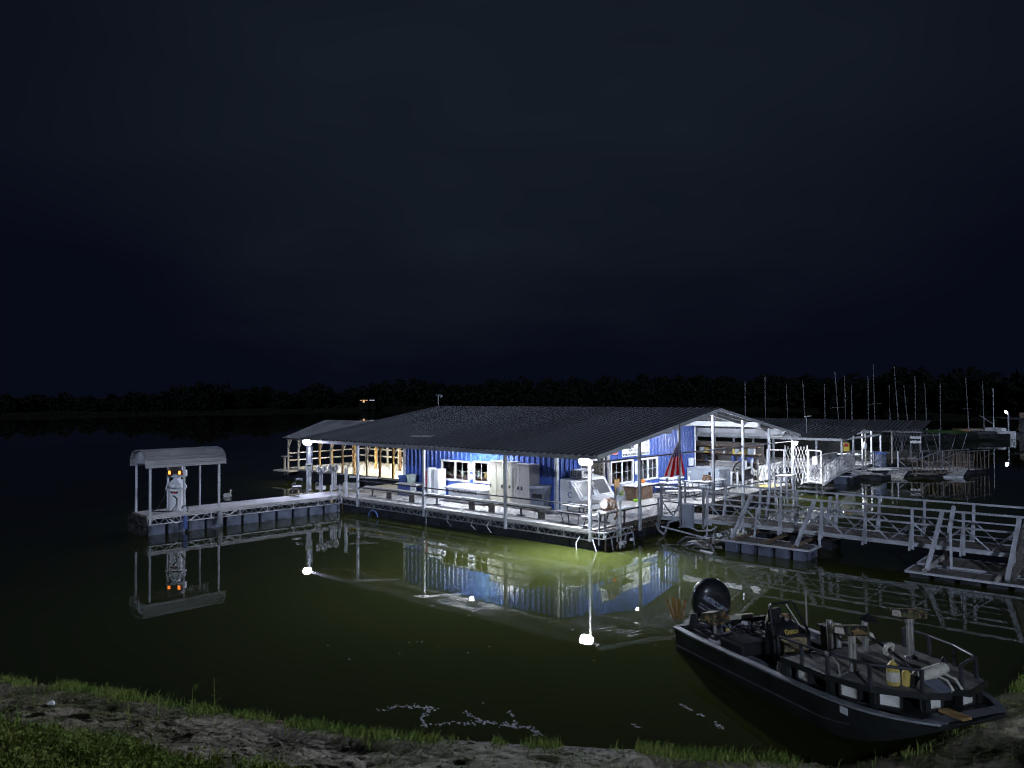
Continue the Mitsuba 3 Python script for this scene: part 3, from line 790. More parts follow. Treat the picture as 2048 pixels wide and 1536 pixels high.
for ch, z in (('I', .93), ('C', .55), ('E', .17)):
    b = MB().text(ch, 0.24, (x0 + .36 if ch != 'I' else x0 + .42, y0 - 0.001, DZ + z), (1, 0, 0), (0, 0, 1), False, 0.004)
    part(t, 'letter', b, 'print_blue')
t = thing('crate_box', 'white slatted box with lettering standing on top of the ice merchandiser', 'box')
part(t, 'body', MB().box(-3.55, -2.98, 3.55, 4.40, DZ + 1.275, DZ + 1.60), 'white_paint')
for i in range(5):
    part(t, 'vent', MB().box(-3.52 + i * 0.11, -3.47 + i * 0.11, 3.542, 3.549, DZ + 1.31, DZ + 1.56), 'door_dark')
b = MB().text('Polar Ice', 0.12, (-2.976, 3.68, DZ + 1.43), (0, 1, 0), (0, 0, 1), True, 0.004)
part(t, 'lettering', b, 'print_black')
# signs on the walls
def sign(label, o, ex, out, wdt, h, lines, m='sign_white', ink='print_black', lh=0.06, border=None, cat='sign', x0=0.05):
    t = thing('wall_sign', label, cat)
    ex, out = np.array([*ex, 0.0]), np.array([*out, 0.0])
    M = frame(np.asarray(o, float), ex, np.array([0, 0, 1.0]), out)
    part(t, 'board', MB(M).box(0, wdt, 0, h, 0.004, 0.02), m)
    if border:
        b = MB(M)
        for q in ((0, wdt, 0, .02), (0, wdt, h - .02, h), (0, .02, .02, h - .02), (wdt - .02, wdt, .02, h - .02)):
            b.box(*q, 0.0202, 0.023)
        part(t, 'border', b, border)
    for i, ln in enumerate(lines):
        if isinstance(ln, str): ln = (ln, x0, h - (i + 1) * h / (len(lines) + 0.4), lh, None)
        b = MB(M); b.text(ln[0], ln[3], (ln[1], ln[2], 0.0203), (1, 0, 0), (0, 1, 0), True, 0.004, ln[4])
        part(t, 'lettering', b, ink)
    return t


bars = lambda n, w, h: [('-' * 3, 0.03, h * (i + 0.6) / n, 0.05, w - 0.06) for i in range(n)]
sign('narrow white notice between the two front windows', (-8.60, 2.795, 1.93), (1, 0), (0, -1), 0.24, 0.42, bars(4, 0.24, 0.42))
t = thing('round_sign', 'small round pale sign below the notice between the front windows', 'sign')
part(t, 'disc', MB().lathe([(0, -.012), (.13, -.012), (.13, .012), (0, .012)], (-8.49, 2.79, 1.72), 18, 'y'), 'sign_white')
bn = sign('large white banner with boat ramp lettering on the gable wall', (-3.66, 7.56, 2.52), (0, 1), (1, 0), 2.34, 0.98,
          [('BOAT RAMP', 0.12, 0.56, 0.11, 0.86), ('GAS UNLEADED', 0.10, 0.38, 0.10, 0.90), ('979-569', 0.56, 0.21, 0.11, 0.72), ('WWW.LAKESOMERVILLE', 0.06, 0.04, 0.10, 1.42), ('MARINA.COM', 1.52, 0.04, 0.10, 0.74),
           ('FISHING LICENSE', 1.42, 0.80, 0.09, 0.84), ('FISHING  ICE', 1.42, 0.62, 0.09, 0.78), ('BAIT & TACKLE', 0.10, 0.76, 0.10, 0.86), ('TOOLS', 1.85, 0.42, 0.09, 0.36)])
part(bn, 'anchor_mark', MB(frame((-3.66, 8.62, 3.0), (0, 1, 0), (0, 0, 1), (1, 0, 0))).box(-.012, .012, .02, .4, .0203, .0245).box(-.08, .08, .3, .325, .0203, .0245).tube([(-.1, .12, .022), (-.06, .04, .022), (0, .02, .022), (.06, .04, .022), (.1, .12, .022)], .012, 6), 'print_black')
sign('small red and white sign left of the banner', (-3.66, 6.74, 2.67), (0, 1), (1, 0), 0.44, 0.36, [('--', .05, .22, .08, .34), ('--', .05, .12, .08, .34), ('--', .05, .03, .08, .34)], 'print_red', 'sign_white', border='sign_white')
sign('narrow white vertical notice between the gable windows', (-3.66, 8.62, 1.66), (0, 1), (1, 0), 0.22, 0.62, bars(5, 0.22, 0.62))
sign('small red sign at the lattice opening corner', (-3.62, 6.28, 2.05), (0, 1), (1, 0), 0.26, 0.26, bars(2, .26, .26), 'print_red', 'sign_white')
sign('yellow card under the red sign by the opening', (-3.62, 6.36, 1.42), (0, 1), (1, 0), 0.13, 0.30, bars(3, .13, .3))
# lattice gate and clutter in the opening of the gable wall
t = thing('lattice_screen', 'dark lattice screen filling the opening beside the ice merchandiser', 'lattice')
b = MB(); 
for s in (LAT[0] + .03, LAT[1] - .03):
    part(t, 'jamb', MB().box(-3.76, -3.66, s - .04, s + .04, DZ, 2.74), 'deck_wood')
part(t, 'back_board', MB().box(-4.3, -4.26, LAT[0], LAT[1], DZ, 2.9), 'float_black')
for i in range(-9, 10):
    for sg in (-1, 1):
        y = (LAT[0] + LAT[1]) / 2 + i * 0.2; 
        lo, hi = np.array([-3.72 + sg * .008, y - sg * 1.0, DZ + .05]), np.array([-3.72 + sg * .008, y + sg * 1.0, 2.7])
        d = hi - lo; ta, tb = 0.0, 1.0
        for lim, side in ((LAT[0] + .07, 0), (LAT[1] - .07, 1)):
            q = (lim - lo[1]) / d[1]
            if (d[1] > 0) == (side == 0): ta = max(ta, q)
            else: tb = min(tb, q)
        if tb - ta > .08: part(t, 'slat', MB().bar(lo + d * ta, lo + d * tb, .012, .035), 'deck_wood_dark')
t = thing('old_piling', 'grey weathered timber post beside the lattice opening', 'post')
part(t, 'trunk', MB().tube([(-3.52, 6.28, DZ), (-3.5, 6.3, 1.6), (-3.53, 6.26, 2.72)], [.09, .08, .085], 9), 'deck_wood')
solo('plywood_board', MB().cbox((-3.6, 7.08, DZ + .46), (.03, .38, .9), 0, -.08), 'yellow_wood', 'yellow plywood board leaning under the left gable window', 'board')
b = MB().hull([(-3.5, 6.92, DZ + .02), (-3.3, 6.92, DZ + .02), (-3.4, 7.5, DZ + .02), (-3.2, 7.42, DZ + .02), (-3.5, 6.9, DZ + .56), (-3.42, 6.88, DZ + .58), (-3.36, 7.5, DZ + .58), (-3.3, 7.5, DZ + .55), (-3.24, 7.2, DZ + .3)], .03)
solo('grey_cushion', b, 'grey_cloth', 'grey cushion propped against the dark wooden box', 'cushion', smooth=40)
t = thing('storage_box', 'dark wooden box with a white top under the gable windows', 'box')
part(t, 'body', MB().box(-3.4, -2.72, 7.18, 8.62, DZ + .004, DZ + .62), 'brown_wood')
part(t, 'lid', MB().box(-3.46, -2.66, 7.12, 8.70, DZ + .62, DZ + .66), 'white_paint')
for i in range(9):
    part(t, 'plank', MB().box(-2.72, -2.705, 7.19 + i * .16, 7.33 + i * .16, DZ + .02, DZ + .61), 'brown_wood')
for i in range(4):
    part(t, 'plank', MB().box(-3.39 + i * .165, -3.24 + i * .165, 7.165, 7.18, DZ + .02, DZ + .61), 'brown_wood')
t = thing('plush_toy', 'white toy figure sitting on the wooden box', 'toy')
part(t, 'body', MB().ball((-3.05, 7.98, DZ + .74), (.09, .1, .09)), 'duck_white', True)
part(t, 'head', MB().ball((-3.05, 8.0, DZ + .88), .08), 'duck_white', True)
part(t, 'limb', MB().tube([(-3.0, 7.9, DZ + .72), (-2.9, 7.75, DZ + .69)], .04, 8), 'duck_white', True)
solo('white_bottle', MB().lathe([(0, DZ + .662), (.05, DZ + .662), (.05, DZ + .78), (.02, DZ + .84), (0, DZ + .84)], (-2.95, 7.6, 0), 12), 'duck_white', 'small white bottle on the left of the wooden box', 'bottle')
t = thing('pumpkin', 'orange pumpkin on the right end of the wooden box', 'pumpkin')
part(t, 'fruit', MB().ball((-3.1, 8.42, DZ + .75), (.11, .11, .09)), 'orange_paint', True)
part(t, 'stalk', MB().tube([(-3.1, 8.42, DZ + .83), (-3.09, 8.44, DZ + .88)], .015, 6), 'vine_green')
t = tub('grey tub with a green plant at the left of the wooden box', -3.25, 6.66, DZ, 'ac_grey', .2, .24)
b = MB(); g = np.random.default_rng(4)
for i in range(26):
    a = g.uniform(0, 6.28); q = np.array([-3.25 + .08 * math.cos(a), 6.66 + .08 * math.sin(a), DZ + .2]); e = q + [.16 * math.cos(a), .16 * math.sin(a), g.uniform(.05, .28)]
    b.add([q, e + [.03, 0, 0], e + [-.02, .03, .03]], [[0, 1, 2]])
part(t, 'plant', b, 'leaf', kind='stuff')
solo('lime_tray', MB().rbox(-2.75, -2.5, 7.0, 7.34, DZ + .004, DZ + .1, .02), 'lime_plastic', 'lime green plastic tray on the deck before the wooden box', 'tray', smooth=30)
t = thing('fishing_rod', 'pale fishing rod leaning against the right gable window', 'rod')
part(t, 'blank', MB().tube([(-3.2, 9.55, DZ + .02), (-3.52, 9.28, 2.45)], [.014, .006], 6), 'tub_green')
part(t, 'grip', MB().tube([(-3.2, 9.55, DZ + .02), (-3.26, 9.5, DZ + .35)], .022, 8), 'print_black')


# picnic tables
def picnic(label, c, rz, L, top_m, seat_m, frame_m, rounded=False, group='picnic tables on the store deck'):
    t = thing('picnic_table', label, 'picnic table', group)
    M = frame((*c, DZ), rz)

    def slab(y0, y1, z, th):
        if not rounded: return MB(M).rbox(-L / 2, L / 2, y0, y1, z - th, z, .012)
        a = np.linspace(0, 2 * np.pi, 28, endpoint=False)
        p = [((L / 2) * np.sign(math.cos(q)) * abs(math.cos(q)) ** .55, (y0 + y1) / 2 + (y1 - y0) / 2 * np.sign(math.sin(q)) * abs(math.sin(q)) ** .7) for q in a]
        return MB(M).prism(p, z - th, z)
    part(t, 'tabletop', slab(-.38, .38, .75, .04), top_m)
    for s in (-1, 1):
        part(t, 'seat', slab(s * .74 - .14, s * .74 + .14, .45, .035), seat_m)
        x = s * (L / 2 - .28)
        b = MB(M).tube([(x, -.8, .40), (x, -.62, .40), (x, -.5, .03), (x, .5, .03), (x, .62, .40), (x, .8, .40)], .022, 8)
        b.tube([(x, -.66, .03), (x, .66, .03)], .022, 8); b.tube([(x, -.3, .70), (x, -.22, .03)], .022, 8); b.tube([(x, .3, .70), (x, .22, .03)], .022, 8)
        b.tube([(x, -.62, .40), (x, .62, .40)], .02, 8); b.bar((x, -.34, .695), (x, .34, .695), .03)
        part(t, 'leg_frame', b, frame_m)
    return t


picnic('grey picnic table with dark tube frame at the near corner of the deck', (-1.02, 1.02), math.pi / 2 - 0.12, 1.75, 'deck_wood_pale', 'deck_wood_pale', 'dark_steel')
picnic('white oval topped picnic table beside the flagpole', (-1.75, 9.2), 0.85, 1.7, 'white_gloss', 'white_gloss', 'dull_steel', True)
picnic('wooden picnic table behind the flag near the air conditioner', (-0.95, 10.8), 1.5, 1.7, 'deck_wood_pale', 'deck_wood_pale', 'dark_steel')
picnic('white picnic table against the blue gable wall', (-2.85, 10.6), 1.5, 1.5, 'white_gloss', 'white_gloss', 'dark_steel', True)
solo('small_sign_card', MB().cbox((-1.5, 9.75, DZ + .86), (.02, .16, .2), .8), 'sign_white', 'small white card standing on the white oval table', 'card')
t = thing('lantern', 'dark lantern on the white oval picnic table', 'lantern')
part(t, 'body', MB().lathe([(.06, DZ + .752), (.07, DZ + .9), (.03, DZ + .93)], (-2.05, 8.75, 0), 10), 'dark_steel')
t = thing('coiled_tarp', 'brown bundle of rope lying on the wooden picnic table', 'bundle')
part(t, 'coil', MB().tube([(-1.0 + .2 * math.cos(a) * (1 - a / 40), 10.5 + .26 * math.sin(a), DZ + .77 + .012 * a) for a in np.linspace(0, 17, 60)], .035, 6), 'brown_cloth')
# air conditioner
t = thing('air_conditioner', 'large pale grey air conditioning unit on the deck by the gable wall end', 'air conditioner')
part(t, 'cabinet', MB().box(-3.2, -1.5, 12.75, 14.05, DZ + .08, DZ + 1.0), 'ac_grey')
part(t, 'base', MB().box(-3.25, -1.45, 12.7, 14.1, DZ + .004, DZ + .08), 'dull_steel')
part(t, 'lid', MB().box(-3.24, -1.46, 12.71, 14.09, DZ + 1.0, DZ + 1.03), 'ac_grey')
for i in range(9):
    part(t, 'louvre', MB().box(-1.5, -1.485, 12.95, 13.95, DZ + .2 + i * .085, DZ + .235 + i * .085), 'elec_grey')
b = MB()
for i in range(2):
    for j in range(4): b.box(-2.05 + i * .22, -1.92 + i * .22, 12.738, 12.75, DZ + .25 + j * .17, DZ + .37 + j * .17)
part(t, 'grille', b, 'print_black', kind='stuff')
part(t, 'seam', MB().box(-2.35, -2.33, 12.744, 12.75, DZ + .1, DZ + .98).box(-3.18, -2.36, 12.745, 12.75, DZ + .5, DZ + .515), 'elec_grey')
part(t, 'nameplate', MB().box(-3.1, -2.96, 12.738, 12.75, DZ + .8, DZ + .88), 'sign_white')
solo('meter_box', MB().rbox(-3.66, -3.5, 13.75, 14.05, 1.7, 2.1, .02), 'white_paint', 'small pale meter box on the blue wall above the air conditioner', 'meter box')
# flag on its pole
FP = np.array([1.16, 4.06])
t = thing('flagpole', 'slim steel flagpole at the landward end of the gangway', 'flagpole')
part(t, 'pole', MB().tube([(*FP, 0.35), (*FP, 4.25)], .03), 'dull_steel')
part(t, 'halyard', MB().tube([(FP[0] + .05, FP[1] + .03, 4.2), (FP[0] + .07, FP[1] + .05, 1.4)], .006, 4), 'sign_white')


def flag_col(p, n, uv):
    k = dr.floor(uv.y * 13)
    stripe = dr.select(k - 2 * dr.floor(k / 2) < 0.5, mi.Float(1), mi.Float(0))
    c = mix((0.72, 0.70, 0.68), (0.50, 0.015, 0.03), stripe)
    canton = (uv.x < 0.40) & (uv.y > 6 / 13)
    cx, cy = uv.x / 0.40 * 6 - 0.5, (uv.y - 6 / 13) / (7 / 13) * 5 - 0.5
    fx, fy = cx - dr.round(cx), cy - dr.round(cy)
    ox, oy = cx - dr.floor(cx) - 0.5, cy - dr.floor(cy) - 0.5
    star = (fx * fx + fy * fy < 0.055) | ((ox * ox + oy * oy < 0.055) & (cx > 0) & (cx < 5) & (cy > 0) & (cy < 4))
    blue = dr.select(star, mi.Color3f(0.68), mi.Color3f(0.012, 0.02, 0.16))
    return dr.select(canton, blue, c)


scene['flag_cloth'] = {'type': 'principledthin', 'base_color': proc(flag_col), 'roughness': 0.9, 'diff_trans': 0.9, 'spec_trans': 0.0}
# hangs limp from its upper hoist corner: the fly hangs down, the lower stripes are folded behind
n1, n2 = 44, 40
U_, V_ = np.meshgrid(np.linspace(0, 1, n1), np.linspace(0, 1, n2), indexing='ij')   # U_ along the fly, V_ up the hoist
top = np.array([FP[0] - .04, FP[1] - .03, 3.55])
back = V_ < 0.44
s_ = np.where(back, (0.44 - V_) / 0.56, (V_ - 0.44) / 0.56)                # 0 at the fold, 1 at the hoist top
wl, wr = 0.06 + 0.52 * U_ ** 0.9, 0.03 + 0.22 * U_
across = -wl + (wl + wr) * s_
fold = (0.055 * np.sin(s_ * 15 + U_ * 1.5) + .03 * np.sin(s_ * 7 - U_ * 3)) * np.clip(U_ * 2, 0.1, 1) - np.where(back, 0.05, 0.0)
zz = 3.55 - U_ * 1.22 - 0.17 * (1 - s_) * U_ * 0.6 - 0.10 * (1 - U_) * (1 - s_) + 0.03 * np.sin(s_ * 13) * U_
P = np.stack([top[0] + R2[0] * across - F2[0] * fold, top[1] + R2[1] * across - F2[1] * fold, zz], -1)
fb = MB().grid(P); fv = fb.mesh()
solo('national_flag', fv, 'flag_cloth', 'limp red white and blue stars and stripes flag hanging from the flagpole', 'flag', smooth=True, uv=np.stack([U_.ravel(), V_.ravel()], -1))
# corner landing frame outside the near corner
t = thing('corner_landing', 'welded bracket frame with poles and a ladder hung outside the near deck corner', 'landing frame')
part(t, 'truss', truss(MB(), (0.05, -0.1, .64), (.55, -.05, .64), .2, 1, .035, half=2), 'pale_steel')
part(t, 'truss', truss(MB(), (.55, -.05, .64), (.55, 1.75, .64), .2, 2, .035, half=2), 'pale_steel')
part(t, 'shelf', MB().box(.06, .5, .0, 1.6, .60, .632), 'deck_wood_dark')
for x, y, h, m in ((.30, -.0, .72, 'dull_steel'), (.22, .14, .72, 'dark_steel'), (.38, .28, .70, 'dull_steel'), (.26, .42, .70, 'dark_steel'), (.44, .9, .72, 'pale_steel'), (.46, 1.06, 1.0, 'white_paint'), (.40, 1.2, .72, 'dull_steel')):
    part(t, 'upright', MB().tube([(x, y, -.2 if m == 'white_paint' else .2), (x, y, .62 + h)], .045 if m == 'white_paint' else .03), m)
for (p, q) in (((.5, .1, .4), (.42, .2, -.25)), ((.5, .45, .42), (.62, .42, -.2)), ((.55, 1.3, .42), (.5, 1.15, -.2)), ((.55, 1.75, .42), (.75, 1.55, -.15)), ((.1, -.1, .4), (.35, -.2, -.05)), ((.58, .9, .4), (.4, .75, -.25))):
    part(t, 'brace', MB().tube([p, q], .028), 'brown_item' if q[2] < -.2 else 'dull_steel')
part(t, 'bumper', MB().cbox((.6, 1.0, .18), (.16, .34, .1), .2), 'white_paint')
part(t, 'bumper', MB().cbox((.62, 1.55, .22), (.12, .2, .08), .5), 'white_paint')
part(t, 'foot_loop', MB().tube([(-.45, -.08, .42), (-.52, -.2, .2), (-.46, -.26, .0), (-.2, -.3, -.1)], .016, 6), 'pale_steel')
t = thing('cleaning_table', 'small pale table top on the corner landing', 'table')
part(t, 'top', MB().box(.10, .52, .1, 1.9, DZ + .62, DZ + .66), 'white_paint')
part(t, 'leg', MB().box(.12, .17, 1.8, 1.85, DZ - .02, DZ + .62), 'dark_steel')
t = thing('hose_reel', 'brown hose coiled on a reel at the corner landing', 'hose reel')
for i in range(3):
    part(t, 'coil', MB().tube([(.32 + .02 * i + .16 * math.cos(a), .36 + .17 * i, DZ + .86 + .19 * math.sin(a)) for a in np.linspace(0, 6.4, 22)], .035, 7), 'brown_cloth')
part(t, 'disc', MB().lathe([(0, -.02), (.17, -.02), (.17, .02), (0, .02)], (.33, .26, DZ + .92), 16, 'y'), 'dock_concrete')
part(t, 'hanging_hose', MB().tube([(.42, .75, DZ + .95), (.5, .82, DZ + .7), (.46, .86, DZ + .45), (.4, .8, DZ + .3)], .03, 7), 'brown_cloth')
t = thing('gable_railing', 'single pipe rail along the right edge of the deck up to the gangway', 'railing')
part(t, 'pipe', MB().tube([(.06, 1.3, 1.16), (.06, 4.35, 1.12)], .024), 'dark_steel')
part(t, 'pipe', MB().tube([(.06, 6.1, 1.16), (.06, 16.6, 1.12)], .024), 'dark_steel')
part(t, 'post', MB().box(.03, .09, 4.33, 4.41, .2, 1.35), 'dull_steel')
solo('door_mat', MB().box(-1.1, -.35, 3.2, 4.3, DZ + .006, DZ + .02), 'grey_cloth', 'dark grey mat on the deck before the lattice opening', 'mat')

# ------------------------------------------------------------------ gangway to the shore
gw = thing('gangway', 'long grey steel gangway with truss railings leading from the deck to the shore', 'gangway')
YN, YF, GX0, GX1 = 4.5, 5.95, 2.05, 18.0
bayx = [2.05, 3.42, 4.8, 6.18, 7.55, 8.92, 10.3, 11.66, 13.03, 14.4, 15.8, 17.2]
gz = lambda x: 0.66 + 0.012 * max(0, x - 8)
for side, y, lean in ((0, YN, -0.0), (1, YF, 0.10)):
    tz = 1.08 if side == 0 else 1.16
    part(gw, 'bottom_beam', MB().box(GX0 - .1, GX1, y - .05, y + .05, .58, .70), 'pale_steel')
    part(gw, 'top_rail', MB().bar((GX0 - .1, y + lean, .66 + tz), (GX1, y + lean, .70 + tz), .06), 'pale_steel')
    part(gw, 'middle_rail', MB().bar((GX0, y + lean * .6, .66 + .62), (GX1, y + lean * .6, .68 + .62), .045), 'pale_steel')
    part(gw, 'lower_rail', MB().bar((GX0, y + lean * .45, .66 + .42), (GX1, y + lean * .45, .68 + .42), .03), 'dull_steel')
    for i, x in enumerate(bayx):
        b = MB().bar((x, y - .06, .50), (x, y + lean - .02, .66 + tz + .02), .075)
        b.bar((x - .10, y - .03, .44), (x - .03, y + lean * .6, 1.28), .06)
        part(gw, 'post', b, 'pale_steel')
        if i + 1 < len(bayx):
            xm = (x + bayx[i + 1]) / 2
            part(gw, 'brace', MB().bar((x + .05, y + lean * .6, 1.26), (xm - .03, y, .72), .04), 'pale_steel')
            part(gw, 'brace', MB().bar((bayx[i + 1] - .08, y + lean * .6, 1.26), (xm + .03, y, .72), .04), 'dull_steel')
g = np.random.default_rng(8)
for i in range(54):
    x = 2.0 + i * .295
    part(gw, 'plank', MB().box(x, x + .28, YN + .06, YF - .06, .64 + g.uniform(-.004, .004), .68), 'deck_wood_dark')
# entrance frame between the deck and the gangway
eg = thing('gangway_entrance', 'grey steel railing bay where the gangway meets the deck', 'railing')
for x in (.14, .96, 1.9):
    part(eg, 'post', MB().bar((x, YN - .05, .35 if x > .5 else .6), (x, YN - .05, 1.86), .075), 'dull_steel')
for z in (1.84, 1.22, .66):
    part(eg, 'rail', MB().bar((.14, YN - .05, z), (2.0, YN - .05, z), .05), 'dull_steel' if z > .7 else 'pale_steel')
part(eg, 'brace', MB().bar((.18, YN - .05, 1.2), (.62, YN - .05, .7), .04).bar((.92, YN - .05, 1.2), (.66, YN - .05, .7), .04), 'dull_steel')
for x in (.3, 1.5, 2.0):
    part(eg, 'post', MB().bar((x, YF + .08, .5), (x, YF + .08, 1.86), .06), 'dull_steel')
part(eg, 'rail', MB().bar((.2, YF + .08, 1.84), (2.0, YF + .08, 1.84), .05), 'dull_steel')
for i in range(7):
    part(eg, 'plank', MB().box(.06 + i * .28, .06 + i * .28 + .27, YN, YF, .625, .66), 'deck_wood_pale')
part(eg, 'bearer', MB().box(.08, 2.2, YN - .02, YN + .04, .50, .62), 'pale_steel')
t = thing('electrical_box', 'tall grey electrical cabinet at the start of the gangway', 'electrical cabinet')
part(t, 'cabinet', MB().rbox(1.16, 1.56, YN - .34, YN - .10, .36, 1.22, .015), 'elec_grey', 30)
part(t, 'lid', MB().box(1.13, 1.59, YN - .37, YN - .09, 1.22, 1.25), 'pale_steel')
part(t, 'stand', MB().bar((.96, YN - .2, .3), (1.3, YN - .2, .4), .05), 'pale_steel')
t = thing('water_pipe', 'grey flexible pipes hanging under the gangway entrance', 'pipe')
part(t, 'hose', MB().tube([(.1, 4.1, .40), (.3, 3.95, .18), (.55, 3.9, .05), (.62, 3.92, .2), (.72, 4.0, .52), (1.1, 4.2, .66)], .045, 8), 'dull_steel')
part(t, 'hose', MB().tube([(.45, 3.9, .34), (1.0, 3.95, .27), (2.0, 4.0, .13), (2.12, 4.02, .12), (2.2, 4.1, .2), (2.18, 4.2, .5)], .03, 8), 'pale_steel')
part(t, 'hose', MB().tube([(1.4, 4.3, .38), (1.8, 4.25, .28), (2.3, 4.25, .36), (2.5, 4.3, .5)], .03, 8), 'pale_steel')
t = thing('sunken_frame', 'half sunken bent pipes and boards beside the gangway float', 'debris')
part(t, 'pipe', MB().tube([(1.5, 3.0, -.1), (1.9, 3.1, .22), (2.5, 3.0, .26), (3.1, 2.7, .12), (3.35, 2.45, -.05)], .04, 8), 'dark_steel')
part(t, 'pipe', MB().tube([(1.9, 2.6, -.05), (2.4, 2.8, .12), (3.0, 2.6, .04)], .025, 8), 'dull_steel')
part(t, 'plank', MB().cbox((2.9, 2.75, .03), (.5, .25, .03), .5, .1), 'deck_wood_dark')
part(t, 'plank', MB().cbox((2.3, 3.2, .02), (.3, .2, .03), .2, .05), 'deck_wood')
part(t, 'plank', MB().cbox((3.15, 2.2, .02), (.55, .05, .04), -.3), 'pale_steel')


def gang_float(label, x0, x1, y0, y1, yb0, yb1, zt, n, m, legs):
    t = thing('gangway_float', label, 'float')
    w = (x1 - x0) / n
    for (a, c, mm) in ((y0, y1, m), (yb0, yb1, 'float_black')):
        for i in range(n):
            part(t, 'drum', MB().rbox(x0 + i * w + .07, x0 + (i + 1) * w - .07, a + .05, c - .03, -.25, zt - .06, .035), mm, 30)
        part(t, 'frame', MB().box(x0, x1, a, a + .05, zt - .05, zt + .012).box(x0, x1, c - .05, c, zt - .05, zt + .01).box(x0 - .05, x0, a, c, zt - .05, zt + .01).box(x1, x1 + .05, a, c, zt - .05, zt + .01), 'pale_steel')
        for i in range(int((x1 - x0) / .55)):
            s = x0 + i * .55
            part(t, 'board', MB().box(s + .01, min(s + .53, x1), a + .055, c - .055, zt - .03, zt), 'deck_wood_dark')
    for x in (x0 + .45, (x0 + x1) / 2, x1 - .5):
        part(t, 'crossbeam', MB().box(x - .05, x + .05, y0 + .02, yb1 - .05, zt + .014, zt + .09), 'brown_item' if zt > .3 else 'deck_wood')
    for x in legs:
        for y, yy in ((y0 + .25, YN - .06), (yb1 - .3, YF + .1)):
            part(t, 'strut', MB().bar((x - .12, y, zt + .05), (x, yy, 1.72), .10), 'pale_steel')
        part(t, 'strut', MB().bar((x + .38, (y0 + y1) / 2 + .4, zt + .02), (x + .2, YN - .03, 1.30), .07), 'pale_steel')
    return t


gang_float('grey blue drum float under the middle of the gangway', 3.40, 6.30, 2.85, 3.95, 5.2, 6.25, .36, 5, 'float_blue', (3.75, 5.95))
gang_float('low dark drum float under the shore half of the gangway', 9.15, 13.6, 2.75, 3.75, 4.1, 5.6, .17, 7, 'float_black', (9.75, 11.7))
t = thing('timber_brace', 'thick split timber post standing on the float at the right frame edge', 'post')
part(t, 'post', MB().tube([(11.62, 3.2, .2), (11.78, 3.6, .55), (11.80, 4.2, 1.1), (11.76, 4.42, 1.5)], [.13, .10, .08, .06], 8), 'deck_wood_dark')
t = thing('gangway_tap', 'pair of pale taps on a pipe inside the gangway railing', 'tap')
part(t, 'pipe', MB().tube([(8.7, 5.4, .7), (8.7, 5.4, 1.05), (8.9, 5.45, 1.1), (9.1, 5.5, 1.05)], .03, 8), 'dull_steel')
part(t, 'knob', MB().ball((8.7, 5.4, 1.08), .05, 1), 'cream_plastic', True)
part(t, 'knob', MB().ball((8.98, 5.45, 1.14), .05, 1), 'cream_plastic', True)

# ------------------------------------------------------------------ gas dock on the left
GM = frame((-13.88, -0.25, 0), -0.075)        # local: x to the left (negative), y towards the end (negative)
GZ = .76
gd = thing('gas_dock', 'narrow floating gas dock reaching out to the left of the platform', 'dock')
GW, GL = 1.55, 8.45
for i in range(10):
    y1 = -i * .85
    part(gd, 'slab', MB(GM).box(-GW, 0, y1 - .845, y1, GZ - .05, GZ + (.003 if i % 2 else 0)), 'dock_concrete')
part(gd, 'edge_board', MB(GM).box(.0, .035, -GL - .05, 0, GZ - .10, GZ + .008), 'dock_concrete')
part(gd, 'edge_board', MB(GM).box(-GW - .03, .035, -GL - .09, -GL - .055, GZ - .10, GZ + .008), 'deck_wood_dark')
for i in range(7):
    a, c = -i * 1.21, -(i + 1) * 1.21
    part(gd, 'truss', truss(MB(GM), (.02, a, GZ - .13), (.02, c, GZ - .13), .22, 1, .035, half=3), 'pale_steel')
part(gd, 'truss', truss(MB(GM), (.0, -GL - .05, GZ - .13), (-GW, -GL - .05, GZ - .13), .22, 1, .035, half=2), 'dull_steel')
for i in range(11):
    a = -.1 - i * .765
    part(gd, 'drum', MB(GM).rbox(-1.45, -.04, a - .765 + .06, a - .06, -.25, GZ - .37, .03), 'float_blue', 30)
part(gd, 'rope', MB(GM).tube([(.04, -6.6, .62), (.06, -6.9, .44), (.05, -7.2, .42), (.06, -7.45, .38), (.05, -7.7, .56)], .02, 6), 'white_paint')
part(gd, 'rope', MB(GM).tube([(.04, -5.0, .62), (.07, -5.35, .46), (.05, -5.6, .55)], .02, 6), 'white_paint')
for i, (x, y) in enumerate(((-.25, -GL - .14), (-.78, -GL - .16), (-1.35, -GL - .15))):
    t = solo('tyre_fender', MB(GM).tube([(x + .30 * math.cos(a), y, .33 + .30 * math.sin(a)) for a in np.linspace(0, 2 * math.pi, 25)], .095, 10), 'rubber',
             ['old black tyre hung on the outer end of the gas dock, nearest the camera', 'old black tyre hung in the middle of the gas dock end', 'old black tyre hung at the far left of the gas dock end'][i], 'tyre', 'tyres on the gas dock end', smooth=True)
solo('dock_bumper', MB(GM).lathe([(0, .1), (.07, .13), (.08, .4), (.07, .62), (0, .66)], (.14, -7.12, 0), 12), 'tub_blue', 'blue tube bumper hanging at the middle canopy post', 'bumper', smooth=True)
solo('dock_bumper', MB(GM).lathe([(0, .12), (.1, .16), (.11, .4), (.09, .66), (0, .72)], (.15, -5.74, 0), 12), 'dull_steel', 'grey worn bumper hanging at the right canopy post', 'bumper', smooth=True)
